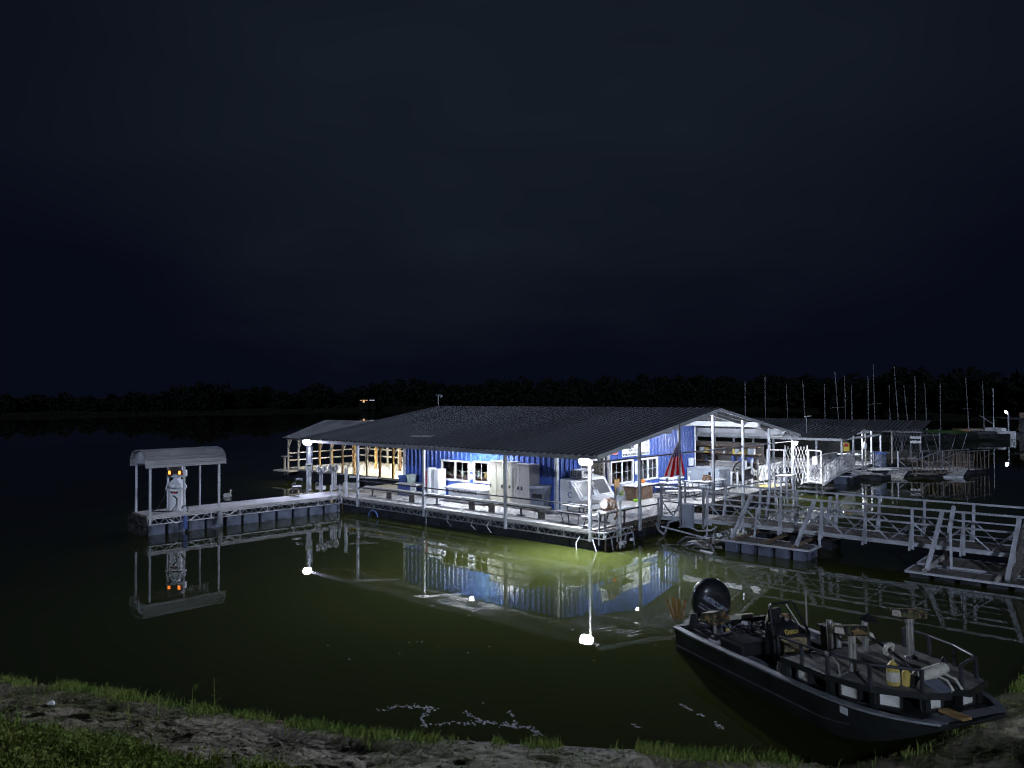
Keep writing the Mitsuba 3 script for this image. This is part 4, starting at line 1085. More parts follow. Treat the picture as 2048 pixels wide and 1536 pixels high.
# canopy
cp = thing('pump_canopy', 'small barrel roofed metal canopy on thin posts over the fuel pump', 'canopy')
ys = (-8.42, -6.1, -3.95)
for y in (-8.40, -7.12, -5.72):
    part(cp, 'post', MB(GM).box(-.04, .03, y - .035, y + .035, GZ - .35 if y < -8 else GZ - .1, 2.83), 'pale_steel')
for y in (-8.42, -7.2, -5.9):
    part(cp, 'post', MB(GM).box(-1.52, -1.45, y - .035, y + .035, GZ, 2.83), 'pale_steel')
ang = np.linspace(0, math.pi, 15)
prof = [(-.745 - .86 * math.cos(a), 2.70 + .52 * math.sin(a) ** .75) for a in ang]
prof = [(prof[0][0], 2.58)] + prof + [(prof[-1][0], 2.58)]
for k in range(len(prof) - 1):     # ribbed strips along the length
    (xa, za), (xb, zb) = prof[k], prof[k + 1]
    pt = lambda s, h: (xa + (xb - xa) * s - h * (zb - za) / math.hypot(xb - xa, zb - za), za + (zb - za) * s + h * (xb - xa) / math.hypot(xb - xa, zb - za))
    q = [pt(0, 0), pt(.5, 0), pt(.6, .04), pt(.9, .04), pt(1, 0)]
    P = np.array([[[x, y, z] for (x, z) in q] for y in np.linspace(-8.62, -5.48, 3)])
    part(cp, 'roof_sheet', MB(GM).grid(P), 'roof_pale')
for y in (-8.42, -7.0, -5.7):
    part(cp, 'bow', MB(GM).tube([(x * .97 - .02, y, z - .03) for x, z in prof], .025, 8), 'pale_steel')
for x in (-.0, -1.49):
    part(cp, 'eave_tube', MB(GM).bar((x, -8.5, 2.80), (x, -5.6, 2.80), .05), 'pale_steel')
P = np.array([[-.745, -8.435, 2.72]] + [[x * .95 - .03, -8.435, z - .045] for x, z in prof[1:-1]])
part(cp, 'end_panel', (np.vstack([P]) @ GM[:3, :3].T + GM[:3, 3], np.array([[0, i, i + 1] for i in range(1, len(P) - 1)])), 'pale_steel')
# fuel pump
fp = thing('fuel_pump', 'old grey fuel pump with a boxy head and two lit orange displays', 'fuel pump')
PM = GM @ frame((-.72, -7.12, GZ), .72)       # its front (local -y) turned towards the camera
part(fp, 'cabinet', MB(PM).rbox(-.26, .26, -.2, .2, .01, .88, .02), 'white_paint', 30)
part(fp, 'door', MB(PM).box(-.21, .21, -.212, -.2, .06, .84), 'white_gloss')
part(fp, 'warning_band', MB(PM).box(-.15, .15, -.219, -.213, .70, .78), 'print_black')
part(fp, 'warning_label', MB(PM).box(-.08, .09, -.223, -.2195, .715, .765), 'print_red')
b = MB(PM)
for i in range(3): b.text('- - - -' if i else '-- --', .035, (-.10 + .02 * i, -.214, .63 - i * .06), (1, 0, 0), (0, 0, 1), False, .003, .2 - .04 * i)
part(fp, 'small_print', b, 'dull_steel')
part(fp, 'shoulder', MB(PM).hull([(-.30, -.22, .9), (.30, -.22, .9), (-.3, .22, .9), (.3, .22, .9), (-.30, -.22, .95), (.3, -.22, .95), (-.3, .22, .95), (.3, .22, .95), (-.13, -.16, 1.24), (.13, -.16, 1.24), (-.13, .16, 1.24), (.13, .16, 1.24)]), 'pale_steel')
for s in (-1, 1):
    part(fp, 'side_plate', MB(PM).hull([(s * .11, -.235, .95), (s * .27, -.235, .95), (s * .12, -.19, 1.2), (s * .16, -.19, 1.2), (s * .11, -.2, .95), (s * .27, -.2, .95), (s * .12, -.16, 1.2), (s * .16, -.16, 1.2)]), 'white_paint')
    part(fp, 'nozzle_arm', MB(PM).tube([(s * .30, -.02, 1.12), (s * .37, -.06, 1.06), (s * .40, -.1, .9), (s * .385, -.12, .82)], .032, 8), 'pale_steel')
part(fp, 'neck', MB(PM).box(-.09, .09, -.17, .12, 1.2, 1.36), 'pale_steel')
part(fp, 'latch', MB(PM).ball((0, -.24, .98), .045, 1), 'white_paint', True)
part(fp, 'head', MB(PM).rbox(-.34, .34, -.17, .17, 1.34, 1.62, .02).rbox(-.27, .27, -.15, .15, 1.60, 1.80, .02), 'pale_steel', 30)
for s in (-1, 1):
    e = part(fp, 'display_bezel', MB(PM).box(s * .21 - .125, s * .21 + .125, -.2, -.172, 1.44, 1.62), 'rusty_steel')
    k = num(fp + '__display')
    scene[k] = mikit.ply(MB(PM).box(s * .21 - .08 + .02, s * .21 + .05 + .0, -.206, -.2005, 1.465, 1.60).mesh(), 'orange_paint', emitter={'type': 'area', 'sampling_weight': 0.1, 'radiance': {'type': 'rgb', 'value': [3.2, .85, .14]}})
    part(e, 'glow_pane', MB(PM).box(s * .21 + .052, s * .21 + .115, -.205, -.2005, 1.46, 1.60), 'print_red')
b = MB(PM); b.text('GAS', .07, (-.11, -.155, 1.68), (1, 0, 0), (0, 0, 1), True, .004, .22)
part(fp, 'head_lettering', b, 'dull_steel')
part(fp, 'hose', MB(PM).tube([(-.4, -.1, .84), (-.45, -.2, .5), (-.6, -.4, .12), (-.8, -.5, .03), (-.4, -.5, .03), (0, -.42, .03), (.12, -.3, .25), (.12, -.24, .5), (-.05, -.235, .62)], .022, 7), 'rubber')
part(fp, 'hose', MB(PM).tube([(.4, -.12, .8), (.42, -.2, .4), (.40, -.4, .12), (.5, -.55, .22), (.68, -.6, .3), (.78, -.6, .15), (.75, -.6, .03)], .022, 7), 'rubber')
# pole lamp, chair, reels, ladder
t = thing('lamp_pole', 'thick grey lamp pole rising from the landward end of the gas dock', 'pole')
LP = np.array([-16.55, -.15])
part(t, 'pole', MB().tube([(*LP, GZ), (*LP, 3.05)], .075, 12), 'pale_steel')
part(t, 'collar', MB().lathe([(.12, GZ), (.12, GZ + .06), (.08, GZ + .08)], (*LP, 0), 12), 'pale_steel')
part(t, 'conduit', MB().tube([(LP[0] + .12, LP[1] + .05, 1.6), (LP[0] + .12, LP[1] + .05, 2.9)], .025, 6), 'dull_steel')
part(t, 'notice', MB().cbox((LP[0] + .06, LP[1] - .09, 1.92), (.36, .02, .36), .4), 'sign_white')
part(t, 'notice_print', MB().cbox((LP[0] + .065, LP[1] - .102, 1.98), (.26, .006, .06), .4), 'vine_green')
flood('bluish floodlight on top of the pole at the gas dock', (LP[0] + .02, LP[1] - .16, 3.10), (0.55, -0.85, -.42), L_POLE, VIOLET, .46, .32, arm=(LP[0], LP[1], 3.04))
t = thing('folding_chair', 'folding chair with a round pale seat on the gas dock', 'chair')
CM = frame((-15.35, -1.65, GZ), .5)
part(t, 'seat', MB(CM).prism([(.21 * math.cos(a), .2 * math.sin(a)) for a in np.linspace(0, 6.28, 18)[:-1]], .42, .45), 'white_paint')
part(t, 'backrest', MB(CM).tube([(-.16, .24, .72), (0, .27, .74), (.16, .24, .72)], .05, 8), 'dull_steel')
for s in (-1, 1):
    part(t, 'leg', MB(CM).tube([(s * .19, .26, .8), (s * .2, .1, .44), (s * .22, -.26, .012)], .014, 6), 'dark_steel')
    part(t, 'leg', MB(CM).tube([(s * .17, -.14, .44), (s * .19, .26, .012)], .014, 6), 'dark_steel')
part(t, 'crossbar', MB(CM).tube([(-.22, -.26, .03), (.22, -.26, .03)], .012, 6), 'dark_steel')
t = thing('hose_reel_rack', 'rack with two pairs of pale hose wheels at the root of the gas dock', 'hose rack')
RM = frame((-15.72, .28, GZ), 1.87)
part(t, 'beam', MB(RM).box(-.7, .75, -.05, .05, .88, .96), 'dull_steel')
for x in (-.55, -.40, .38, .52, .66):
    part(t, 'post', MB(RM).tube([(x, 0, 0), (x, 0, .88)], .04, 8), 'pale_steel')
for x, y in ((-.52, .12), (-.36, -.12), (.38, .12), (.54, -.12)):
    wp = part(t, 'wheel', MB(RM).tube([(x + .15 * math.cos(a), y, 1.10 + .15 * math.sin(a)) for a in np.linspace(0, 2 * math.pi, 21)], .035, 7), 'white_paint', True)
    b = MB(RM)
    for a in range(4): b.bar((x + .14 * math.cos(a * .785), y, 1.10 + .14 * math.sin(a * .785)), (x - .14 * math.cos(a * .785), y, 1.10 - .14 * math.sin(a * .785)), .025)
    part(wp, 'spokes', b, 'dull_steel')
part(t, 'axle', MB(RM).tube([(-.44, -.16, 1.10), (-.44, .16, 1.10)], .02, 6).tube([(.46, -.16, 1.10), (.46, .16, 1.10)], .02, 6).box(-.48, -.40, -.03, .03, .96, 1.1).box(.42, .5, -.03, .03, .96, 1.1), 'dull_steel')
t = thing('dock_ladder', 'steel swim ladder with curved grab rails at the dock corner', 'ladder')
for x in (-.02, .38):
    part(t, 'stile', MB(frame((-14.18, -.62, 0), .8)).tube([(x, .34, GZ + .02), (x, .34, GZ + .36), (x, .2, GZ + .48), (x, .04, GZ + .40), (x, 0, GZ + .1), (x, 0, -.3)], .022, 8), 'pale_steel')
for z in (.08, .34, .60, .84):
    part(t, 'rung', MB(frame((-14.18, -.62, 0), .8)).box(-.02, .38, -.03, .03, z - .02, z + .02), 'pale_steel')
t = thing('mooring_post', 'stout pale mooring post with a side rail where the gas dock joins the platform', 'post')
part(t, 'post', MB().tube([(-14.05, .15, .2), (-14.05, .15, 1.95)], .07, 10), 'pale_steel')
part(t, 'rail', MB().tube([(-14.0, .3, 1.55), (-12.9, 1.1, 1.50)], .035, 8), 'pale_steel')
part(t, 'rail', MB().tube([(-14.0, .3, 1.1), (-12.9, 1.1, .95)], .035, 8), 'dull_steel')
for i, x in enumerate((-16.9, -16.0)):
    t = thing('cleat_rail', ['white bent pipe handle at the far edge of the gas dock, left of the chair', 'white bent pipe handle beside the lamp pole base'][i], 'handle')
    part(t, 'pipe', MB().tube([(x, -.9 + i * .7, .2 if i == 0 else GZ), (x, -.9 + i * .7, 1.12), (x + .07, -.85 + i * .7, 1.18), (x + .13, -.8 + i * .7, 1.13)], .025, 8), 'dull_steel')
solo('dock_crate', MB().rbox(-16.6, -16.2, .2, .55, GZ, GZ + .2, .03), 'white_paint', 'white crate at the foot of the lamp pole', 'crate', smooth=30)
solo('log_pile', MB().tube([(-15.9, 1.0, .86), (-14.9, 1.5, .88)], .1, 8).tube([(-15.7, 1.2, 1.02), (-15.1, 1.5, 1.02)], .08, 8).tube([(-15.4, .9, .84), (-14.4, 1.3, .82)], .07, 8), 'deck_wood', 'short weathered logs piled behind the hose rack', 'logs')
t = thing('duck', 'white duck floating on the water behind the gas dock', 'duck')
part(t, 'body', MB().ball((-22.9, -1.0, .08), (.34, .16, .13)).hull([(-23.3, -1.0, .16), (-23.1, -.95, .14), (-23.1, -1.05, .14), (-23.12, -1, .08)]), 'duck_white', True)
part(t, 'neck', MB().tube([(-22.65, -1.0, .14), (-22.58, -1.0, .28), (-22.55, -1.0, .34)], .045, 8), 'duck_white', True)
part(t, 'head', MB().ball((-22.53, -1.0, .37), (.075, .055, .055)), 'duck_white', True)
part(t, 'bill', MB().hull([(-22.47, -1.02, .37), (-22.47, -.98, .37), (-22.38, -1.0, .345), (-22.47, -1, .35)]), 'orange_paint')
solo('floating_hoop', MB().tube([(-11.3 + .33 * math.cos(a), -.45, .33 * math.sin(a)) for a in np.linspace(0.1, 3.05, 14)], .03, 6), 'tub_blue', 'blue hoop half sunk beside the platform skirt', 'hoop', smooth=True)
for i, (x, z, q) in enumerate(((-8.2, .44, -.05), (-6.95, .38, .12), (-5.6, .36, .14), (-4.75, .4, .1))):
    solo('mooring_line', MB().tube([(x, -.08, z + .1), (x - .05, -.12, z - .1), (x + .05 + .2 * (i > 0), -.2, q)], .013, 5), 'sign_white', 'thin pale rope end hanging from the platform edge', 'rope', 'rope ends along the platform edge')

# ------------------------------------------------------------------ covered fishing pier behind the left end
pier = thing('fishing_pier', 'roofed fishing pier with timber posts and rails lit warm yellow, behind the store', 'pier')
px0, dx = -28.85, 1.186
PZ, PY0, PY1 = .69, 6.35, 12.6
for i in range(34):
    x = -29.0 + i * .40
    part(pier, 'plank', MB().box(x, x + .385, PY0, PY1, PZ - .04, PZ + .004 * (i % 3)), 'deck_wood_pale')
part(pier, 'edge_board', MB().box(-29.02, -15.4, PY0 - .05, PY0 - .004, PZ - .1, PZ + .01), 'deck_wood')
for i in range(11):
    part(pier, 'pontoon', MB().rbox(-28.95 + i * 1.22, -27.8 + i * 1.22, PY0 + .05, PY0 + 1.2, -.3, PZ - .12, .04), 'float_black')
part(pier, 'float_mass', MB().box(-28.9, -15.4, PY0 + 1.2, PY1, -.3, PZ - .1), 'float_black')
pt = lambda y: 2.62 + (9.5 - abs(y - 9.5)) * .31 - 6.35 * .31
pr = lambda y: 2.66 + min(y - PY0, PY1 - y) * .30
for i in range(11):
    x = px0 + i * dx
    m = 'dull_steel' if i < 3 else ['yellow_wood', 'deck_wood', 'brown_wood'][i % 3]
    part(pier, 'post', MB().box(x - .05, x + .05, PY0 + .02, PY0 + .12, PZ - .1, pr(PY0) + .02), m)
    part(pier, 'knee_brace', MB().bar((x, PY0 + .07, 1.9), (x + .4, PY0 + .07, 2.6), .05), 'deck_wood')
    if i % 2 == 0:
        part(pier, 'post', MB().box(x + .5, x + .62, 9.4, 9.52, PZ, pr(9.4)), ['yellow_wood', 'brown_wood'][i % 4 // 2])
    part(pier, 'post', MB().box(x + .3, x + .40, PY1 - .1, PY1, PZ, pr(PY1) + .05), 'white_paint')
for z in (1.15, 1.62):
    part(pier, 'rail', MB().box(-28.9, -15.5, PY1 - .14, PY1 - .10, z - .05, z + .05), 'white_paint')
    part(pier, 'rail', MB().box(-28.92, -28.87, PY0 + .1, PY1 - .1, z - .04, z + .04), 'white_paint')
for s, (ya, yb) in enumerate(((PY0 - .25, 9.47), (PY1 + .25, 9.47))):
    for i in range(15):
        x = -29.1 + i * .92
        sl = np.array([0, yb - ya, pr(9.47) + .1 - pr(ya) - .02]); L = np.linalg.norm(sl)
        ribbed(pier, 'roof_sheet', 'roof_pale', sl / L, (1, 0, 0), (x, ya, pr(ya) + .06), 1, 0, L, .306, 3, .025, None, (0, 0, 1))
part(pier, 'eave_beam', MB().box(-29.0, -15.4, PY0 + .03, PY0 + .11, 2.52, 2.66), 'deck_wood')
part(pier, 'eave_beam', MB().box(-29.0, -15.4, PY1 - .11, PY1 - .03, 2.52, 2.66), 'white_paint')
for i, (x, y) in enumerate(((-24.5, 9.0), (-20.3, 9.0), (-17.0, 8.6))):
    t = thing('pier_lamp', 'warm tube lamp under the fishing pier roof', 'lamp', 'lamps under the pier roof')
    part(t, 'body', MB().box(x - .5, x + .5, y - .06, y + .06, 3.02, 3.08), 'white_paint')
    k = num(t + '__tube')
    scene[k] = mikit.ply((np.array([[x - .5, y - .05, 3.018], [x - .5, y + .05, 3.018], [x + .5, y + .05, 3.018], [x + .5, y - .05, 3.018]]), np.array([[0, 1, 2], [0, 2, 3]])), 'white_paint',
                         emitter={'type': 'area', 'sampling_weight': 1.0, 'radiance': {'type': 'rgb', 'value': [float(c * L_PIER) for c in WARM]}})
for i, (x, y) in enumerate(((-22.6, 11.4), (-20.6, 11.0), (-18.4, 10.8))):
    t = thing('pier_bench', ['slatted white bench at the left on the fishing pier', 'slatted white bench in the middle of the fishing pier', 'slatted white bench at the right end of the fishing pier'][i], 'bench', 'benches on the fishing pier')
    part(t, 'seat', MB().box(x - .7, x + .7, y, y + .4, PZ + .42, PZ + .46), 'white_paint')
    for z in (.6, .75, .9): part(t, 'back_slat', MB().box(x - .7, x + .7, y + .42, y + .45, PZ + z - .05, PZ + z + .05), 'white_paint')
    for s in (-.6, .6): part(t, 'leg', MB().box(x + s - .04, x + s + .04, y + .02, y + .44, PZ, PZ + .42), 'white_paint')
t = thing('inner_walkway', 'white railed inner walkway with truss sides beyond the fishing pier', 'walkway')
part(t, 'deck', MB().box(-24, -14.5, 14.2, 15.4, .6, .7), 'deck_wood_pale')
part(t, 'float_mass', MB().box(-23.9, -14.6, 14.3, 15.3, -.2, .5), 'float_black')
for z in (1.1, 1.5):
    part(t, 'rail', MB().box(-24, -14.5, 14.2, 14.25, z, z + .06), 'white_paint')
for i in range(9): part(t, 'post', MB().box(-24 + i * 1.18, -23.93 + i * 1.18, 14.18, 14.26, .7, 1.6), 'white_paint')
part(t, 'truss', truss(MB(), (-24, 14.16, .58), (-14.5, 14.16, .58), .3, 10, .05), 'white_paint')
t = thing('cleaning_stand', 'small stand with a raised top at the left corner of the fishing pier', 'stand')
part(t, 'top', MB().box(-28.6, -28.0, 5.7, 6.2, 1.45, 1.5), 'deck_wood')
for x in (-28.5, -28.1): part(t, 'leg', MB().box(x - .05, x + .05, 5.9, 6.0, .3, 1.45), 'deck_wood')
part(t, 'platform', MB().box(-29.2, -27.4, 5.5, 6.29, .52, .6), 'deck_wood_pale')

# ------------------------------------------------------------------ things in the covered passage and beyond it
t = thing('display_shelf', 'dark shelf rack packed with tackle inside the covered passage', 'shelf')
for z in (.75, 1.2, 1.65, 2.1, 2.5):
    part(t, 'shelf', MB().box(-5.4, -1.5, 17.45, 17.85, z, z + .03), 'brown_wood')
part(t, 'backing', MB().box(-5.5, -1.4, 17.86, 17.89, DZ, 2.75), 'deck_wood_dark')
g = np.random.default_rng(12)
for i in range(36):
    x, z = g.uniform(-5.3, -1.95), (.78, 1.23, 1.68, 2.13)[i % 4]
    s = g.uniform(.1, .35)
    solo('tackle_box', MB().box(x, x + s, 17.48, 17.75, z + .002, z + g.uniform(.1, .34)), ['dull_steel', 'cream_plastic', 'tub_blue', 'yellow_plastic', 'dull_steel', 'brown_item', 'black_plastic', 'ac_grey'][i % 8], 'small boxes and goods on the passage shelves', 'goods', 'goods on the passage shelves')
for i, (x, y, m) in enumerate(((-4.6, 15.2, 'white_paint'), (-5.6, 15.6, 'dull_steel'), (-6.6, 15.3, 'white_paint'), (-5.2, 16.7, 'pale_steel'))):
    t = thing('slatted_chair', ['white slatted chair nearest the passage opening', 'grey slatted chair behind the white chair in the passage', 'white slatted chair deep in the passage', 'pale slatted chair on the right side of the passage'][i], 'chair', 'chairs in the passage')
    M = frame((x, y, DZ), .6 + .7 * i)
    for q in range(4): part(t, 'seat_slat', MB(M).box(-.24, .24, -.24 + q * .12, -.14 + q * .12, .42, .445), m)
    for q in range(3): part(t, 'back_slat', MB(M).box(-.24, .24, .24, .265, .55 + q * .14, .65 + q * .14), m)
    for sx in (-.22, .22):
        part(t, 'leg', MB(M).box(sx - .025, sx + .025, .22, .27, 0, .95), m); part(t, 'leg', MB(M).box(sx - .025, sx + .025, -.25, -.2, 0, .42), m)
        part(t, 'armrest', MB(M).box(sx - .035, sx + .035, -.26, .24, .62, .65), m)
t = thing('drum_fan', 'large round black drum fan standing at the passage opening', 'fan')
part(t, 'shroud', MB(frame((-2.0, 16.6, DZ + .68), .5)).lathe([(.50, -.16), (.52, 0), (.50, .16), (.46, .16), (.46, -.16), (.5, -.16)], n=28, axis='y'), 'rubber')
b = MB(frame((-2.0, 16.6, DZ + .68), .5))
for a in range(6): b.bar((.46 * math.cos(a * .524), -.1, .46 * math.sin(a * .524)), (-.46 * math.cos(a * .524), -.1, -.46 * math.sin(a * .524)), .012)
part(t, 'guard', b, 'dull_steel')
b = MB(frame((-2.0, 16.6, DZ + .68), .5))
for a in range(4): b.hull([(.05 * math.cos(a * 1.57), .02, .05 * math.sin(a * 1.57)), (.4 * math.cos(a * 1.57 - .3), -.04, .4 * math.sin(a * 1.57 - .3)), (.4 * math.cos(a * 1.57 + .3), .05, .4 * math.sin(a * 1.57 + .3)), (.05 * math.cos(a * 1.57), .03, .05 * math.sin(a * 1.57))], .004)
part(t, 'blade', b, 'dark_steel')
part(t, 'stand', MB().bar((-2.5, 16.35, DZ), (-1.5, 16.85, DZ), .06).bar((-2.45, 16.38, DZ), (-2.45, 16.38, DZ + .7), .05).bar((-1.55, 16.82, DZ), (-1.55, 16.82, DZ + .7), .05), 'dark_steel')
t = thing('round_table', 'overturned round pale table top leaning in the passage', 'table')
part(t, 'top', MB(frame((-1.3, 17.55, DZ + .5), .9)).lathe([(0, -.02), (.45, -.02), (.45, .02), (0, .02)], n=24, axis='y'), 'deck_wood_pale')
for i, (x, y) in enumerate(((-1.3, 14.4), (-1.0, 15.4))):
    t = thing('wooden_stand', ['pale wooden stand frame right of the air conditioner', 'white wooden stand frame beside the yellow deck patch'][i], 'stand')
    for sx in (-.4, .4):
        part(t, 'leg', MB().box(x + sx * .4 - .04, x + sx * .4 + .04, y - .4, y - .32, DZ, DZ + .85 + .5 * i), 'white_paint')
        part(t, 'leg', MB().box(x + sx * .4 - .04, x + sx * .4 + .04, y + .32, y + .4, DZ, DZ + .85 + .5 * i), 'deck_wood_pale')
    for z in (.3, .8): part(t, 'crosspiece', MB().box(x - .22, x - .16, y - .32, y + .32, DZ + z - .04, DZ + z + .04).box(x + .12, x + .18, y - .32, y + .32, DZ + z - .04, DZ + z + .04), 'deck_wood_pale')
t = thing('hung_jacket', 'black and white bundle hung on the wooden stand', 'bundle')
part(t, 'cloth', MB().hull([(-1.2, 14.9, 1.45), (-.95, 15.2, 1.6), (-.8, 15.0, 1.2), (-1.1, 14.8, 1.1)], .06), 'black_plastic', True)
part(t, 'strap', MB().tube([(-1.0, 14.75, 1.65), (-.8, 14.9, 1.72), (-.75, 15.1, 1.5), (-.7, 15.05, 1.3)], .06, 8), 'duck_white', True)
t = thing('low_counter', 'long pale timber counter front inside the passage', 'counter')
for i in range(3): part(t, 'board', MB().box(-4.2, -2.4, 17.3, 17.34, DZ + .35 + i * .22, DZ + .55 + i * .22), 'deck_wood_pale')
part(t, 'top', MB().box(-4.3, -2.3, 17.2, 17.7, DZ + 1.0, DZ + 1.05), 'deck_wood')
t = thing('yellow_crate_sign', 'black and yellow sign panel high in the passage', 'sign')
part(t, 'panel', MB().box(-5.6, -4.9, 16.9, 16.93, 2.2, 2.75), 'print_black'); part(t, 'band', MB().box(-5.58, -4.92, 16.89, 16.899, 2.22, 2.42), 'sign_yellow')
solo('deck_patch', MB().box(-1.0, -.15, 15.6, 16.9, DZ + .006, DZ + .012), 'yellow_plastic', 'yellow painted anti slip patch on the deck by the folding gate', 'deck marking')
# folding lattice gate and its framed doors at the back right corner of the platform
t = thing('folding_gate', 'white folding lattice gate at the back right corner of the platform', 'gate')
A0, A1 = np.array([-.42, 18.28]), np.array([.50, 18.95])
n = 7
for i in range(n):
    for sg in (0, 1):
        for z0 in (0.0, .62, 1.24):
            a, c = A0 + (A1 - A0) * (i / n), A0 + (A1 - A0) * ((i + 1) / n)
            if sg: a, c = c, a
            part(t, 'lattice_bar', MB().bar((*a, DZ + .06 + z0), (*c, DZ + .06 + z0 + .62), .012 + .004 * sg, .03), 'white_paint')
for q in (A0, A1): part(t, 'post', MB().tube([(*q, DZ), (*q, DZ + 1.98)], .03, 8), 'white_paint')
for i, (p, q, lab) in enumerate((((-1.25, 17.95), (-.48, 18.25), 'white framed mesh door left of the folding gate'), ((.56, 19.0), (1.28, 18.75), 'white framed mesh door with a notice right of the folding gate'))):
    t = thing('mesh_door', lab, 'door')
    p, q = np.array(p), np.array(q)
    for z in (.08, 1.72): part(t, 'rail', MB().bar((*p, DZ + z), (*q, DZ + z), .05, .06), 'white_paint')
    for s in (p, q): part(t, 'stile', MB().bar((*s, DZ + .05), (*s, DZ + 1.75), .06), 'white_paint')
    b = MB()
    for k in range(-5, 6):
        for sg in (-1, 1):
            s0, s1 = .5 + k * .2 - .5 * sg, .5 + k * .2 + .5 * sg
            lo, hi = np.array([s0, .1]), np.array([s1, 1.0]); d = hi - lo; ta, tb = 0., 1.
            for lim in ((.04, 0), (.96, 1)):
                u = (lim[0] - lo[0]) / d[0]
                if (d[0] > 0) == (lim[1] == 0): ta = max(ta, u)
                else: tb = min(tb, u)
            if tb - ta > .1:
                a, c = lo + d * ta, lo + d * tb
                b.bar((*(p + (q - p) * a[0]), DZ + a[1]), (*(p + (q - p) * c[0]), DZ + c[1]), .008, .016)
    part(t, 'mesh', b, 'pale_steel', kind='stuff')
    if i: part(t, 'notice', MB().bar((*(p + (q - p) * .3 - [0, .05]), DZ + 1.2), (*(p + (q - p) * .72 - [0, .05]), DZ + 1.2), .012, .42), 'sign_white')
t = thing('white_stair_rail', 'white slanted handrails of the step up to the footbridge', 'railing')
for y in (16.9, 18.2):
    part(t, 'rail', MB().bar((-1.35, y, DZ + .05), (-1.1, y, DZ + .95), .06).bar((-1.1, y, DZ + .95), (-.3, y + .2, DZ + 1.15), .05), 'white_paint')
for i in range(4): part(t, 'baluster', MB().bar((-1.0 + i * .22, 16.9 + .05 * i, DZ), (-1.0 + i * .22, 16.9 + .05 * i, DZ + 1.0), .05), 'white_paint')
part(t, 'brace', MB().bar((-1.0, 16.95, DZ + .95), (-.55, 17.05, DZ + .1), .03).bar((-.5, 17.1, DZ + .95), (-.2, 17.15, DZ + .1), .03), 'white_paint')
t = thing('side_landing', 'bracket landing with slatted legs under the right corner floodlight', 'landing frame')
part(t, 'table_top', MB().box(.15, .85, 15.3, 16.4, DZ + .62, DZ + .65), 'dull_steel')
for x, y in ((.2, 15.3), (.5, 15.3), (.8, 15.3), (1.05, 15.4), (.3, 16.5), (.7, 16.5)): part(t, 'leg', MB().bar((x + .05, y, -.1), (x, y, DZ + .62), .06), 'pale_steel')
part(t, 'truss', truss(MB(), (.08, 15.1, .55), (1.2, 15.1, .55), .2, 1, .04), 'dull_steel'); part(t, 'truss', truss(MB(), (1.2, 15.1, .55), (1.2, 16.8, .55), .2, 1, .04), 'dull_steel')
for q in ((.4, 15.0), (.75, 15.0), (1.15, 15.1)): part(t, 'hanger', MB().tube([(*q, .4), (q[0] + .06, q[1], .1), (q[0] - .03, q[1], -.15)], .025, 6), 'white_paint')
# footbridge to the next dock
t = thing('footbridge', 'arched white railed footbridge from the platform to the slip dock', 'footbridge')
B0, B1 = np.array([.72, 19.0]), np.array([-.75, 29.2])
d = (B1 - B0) / np.linalg.norm(B1 - B0); nrm = np.array([-d[1], d[0]])
zb = lambda s: .66 + .16 * math.sin(math.pi * s)
for i in range(34):
    s = i / 34; c = B0 + (B1 - B0) * (s + .5 / 34)
    part(t, 'plank', MB().cbox((*c, zb(s + .015)), (1.1, .29, .04), math.atan2(d[1], d[0]) - math.pi / 2), 'deck_wood_pale')
for sg in (-1, 1):
    pts = [(*(B0 + (B1 - B0) * s + nrm * sg * .55), zb(s) - .06) for s in np.linspace(0, 1, 12)]
    part(t, 'beam', MB().tube(pts, .06, 6), 'white_paint')
    part(t, 'handrail', MB().tube([(x, y, z + 1.0) for x, y, z in pts], .03, 6), 'white_paint' if sg > 0 else 'pale_steel')
    for s in np.linspace(.03, .97, 26):
        q = B0 + (B1 - B0) * s + nrm * sg * .55
        part(t, 'baluster', MB().bar((*q, zb(s) - .15), (*q, zb(s) + .96), .035), 'white_paint' if s < .35 else 'dull_steel')

# ------------------------------------------------------------------ slip dock with its own roof
sd = thing('slip_dock', 'roofed slip dock on posts beyond the footbridge', 'dock')
SX0, SX1, SY0, SY1 = -14.0, -.8, 28.6, 37.2
for i in range(33):
    part(sd, 'plank', MB().box(SX0 + i * .4, SX0 + i * .4 + .39, SY0 + .3, SY1 - .2, .46, .50), 'deck_wood_pale')
part(sd, 'float_mass', MB().box(SX0, SX1 - .1, SY0 + .4, SY1 - .3, -.3, .44), 'float_black')
part(sd, 'edge_board', MB().box(SX1 - .02, SX1 + .03, SY0 + .3, SY1 - .2, .38, .52), 'white_paint')
sr = lambda y: 2.50 + (4.35 - abs(y - 32.95)) * .155
for (ya, sgn) in ((28.6, 1), (37.3, -1)):
    sl = np.array([0, sgn, .155]); sl /= np.linalg.norm(sl)
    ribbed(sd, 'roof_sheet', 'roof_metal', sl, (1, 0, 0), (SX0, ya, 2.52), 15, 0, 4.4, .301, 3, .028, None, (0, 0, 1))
for y in (SY0 + .1, 31.0, 32.95, 35.0, SY1):
    part(sd, 'post', MB().box(SX1 - .1, SX1, y - .06, y + .06, -.2, sr(y)), 'white_paint')
for i in range(9):
    x = SX0 + .2 + i * 1.42
    part(sd, 'post', MB().box(x - .05, x + .05, SY0 + .05, SY0 + .15, -.2, 2.5), 'pale_steel')
part(sd, 'eave_beam', MB().box(SX0, SX1, SY0 + .02, SY0 + .1, 2.36, 2.52), 'white_paint')
part(sd, 'gable_beam', MB().box(SX1 - .08, SX1 - .02, SY0, SY1 + .1, 2.38, 2.52), 'white_paint')
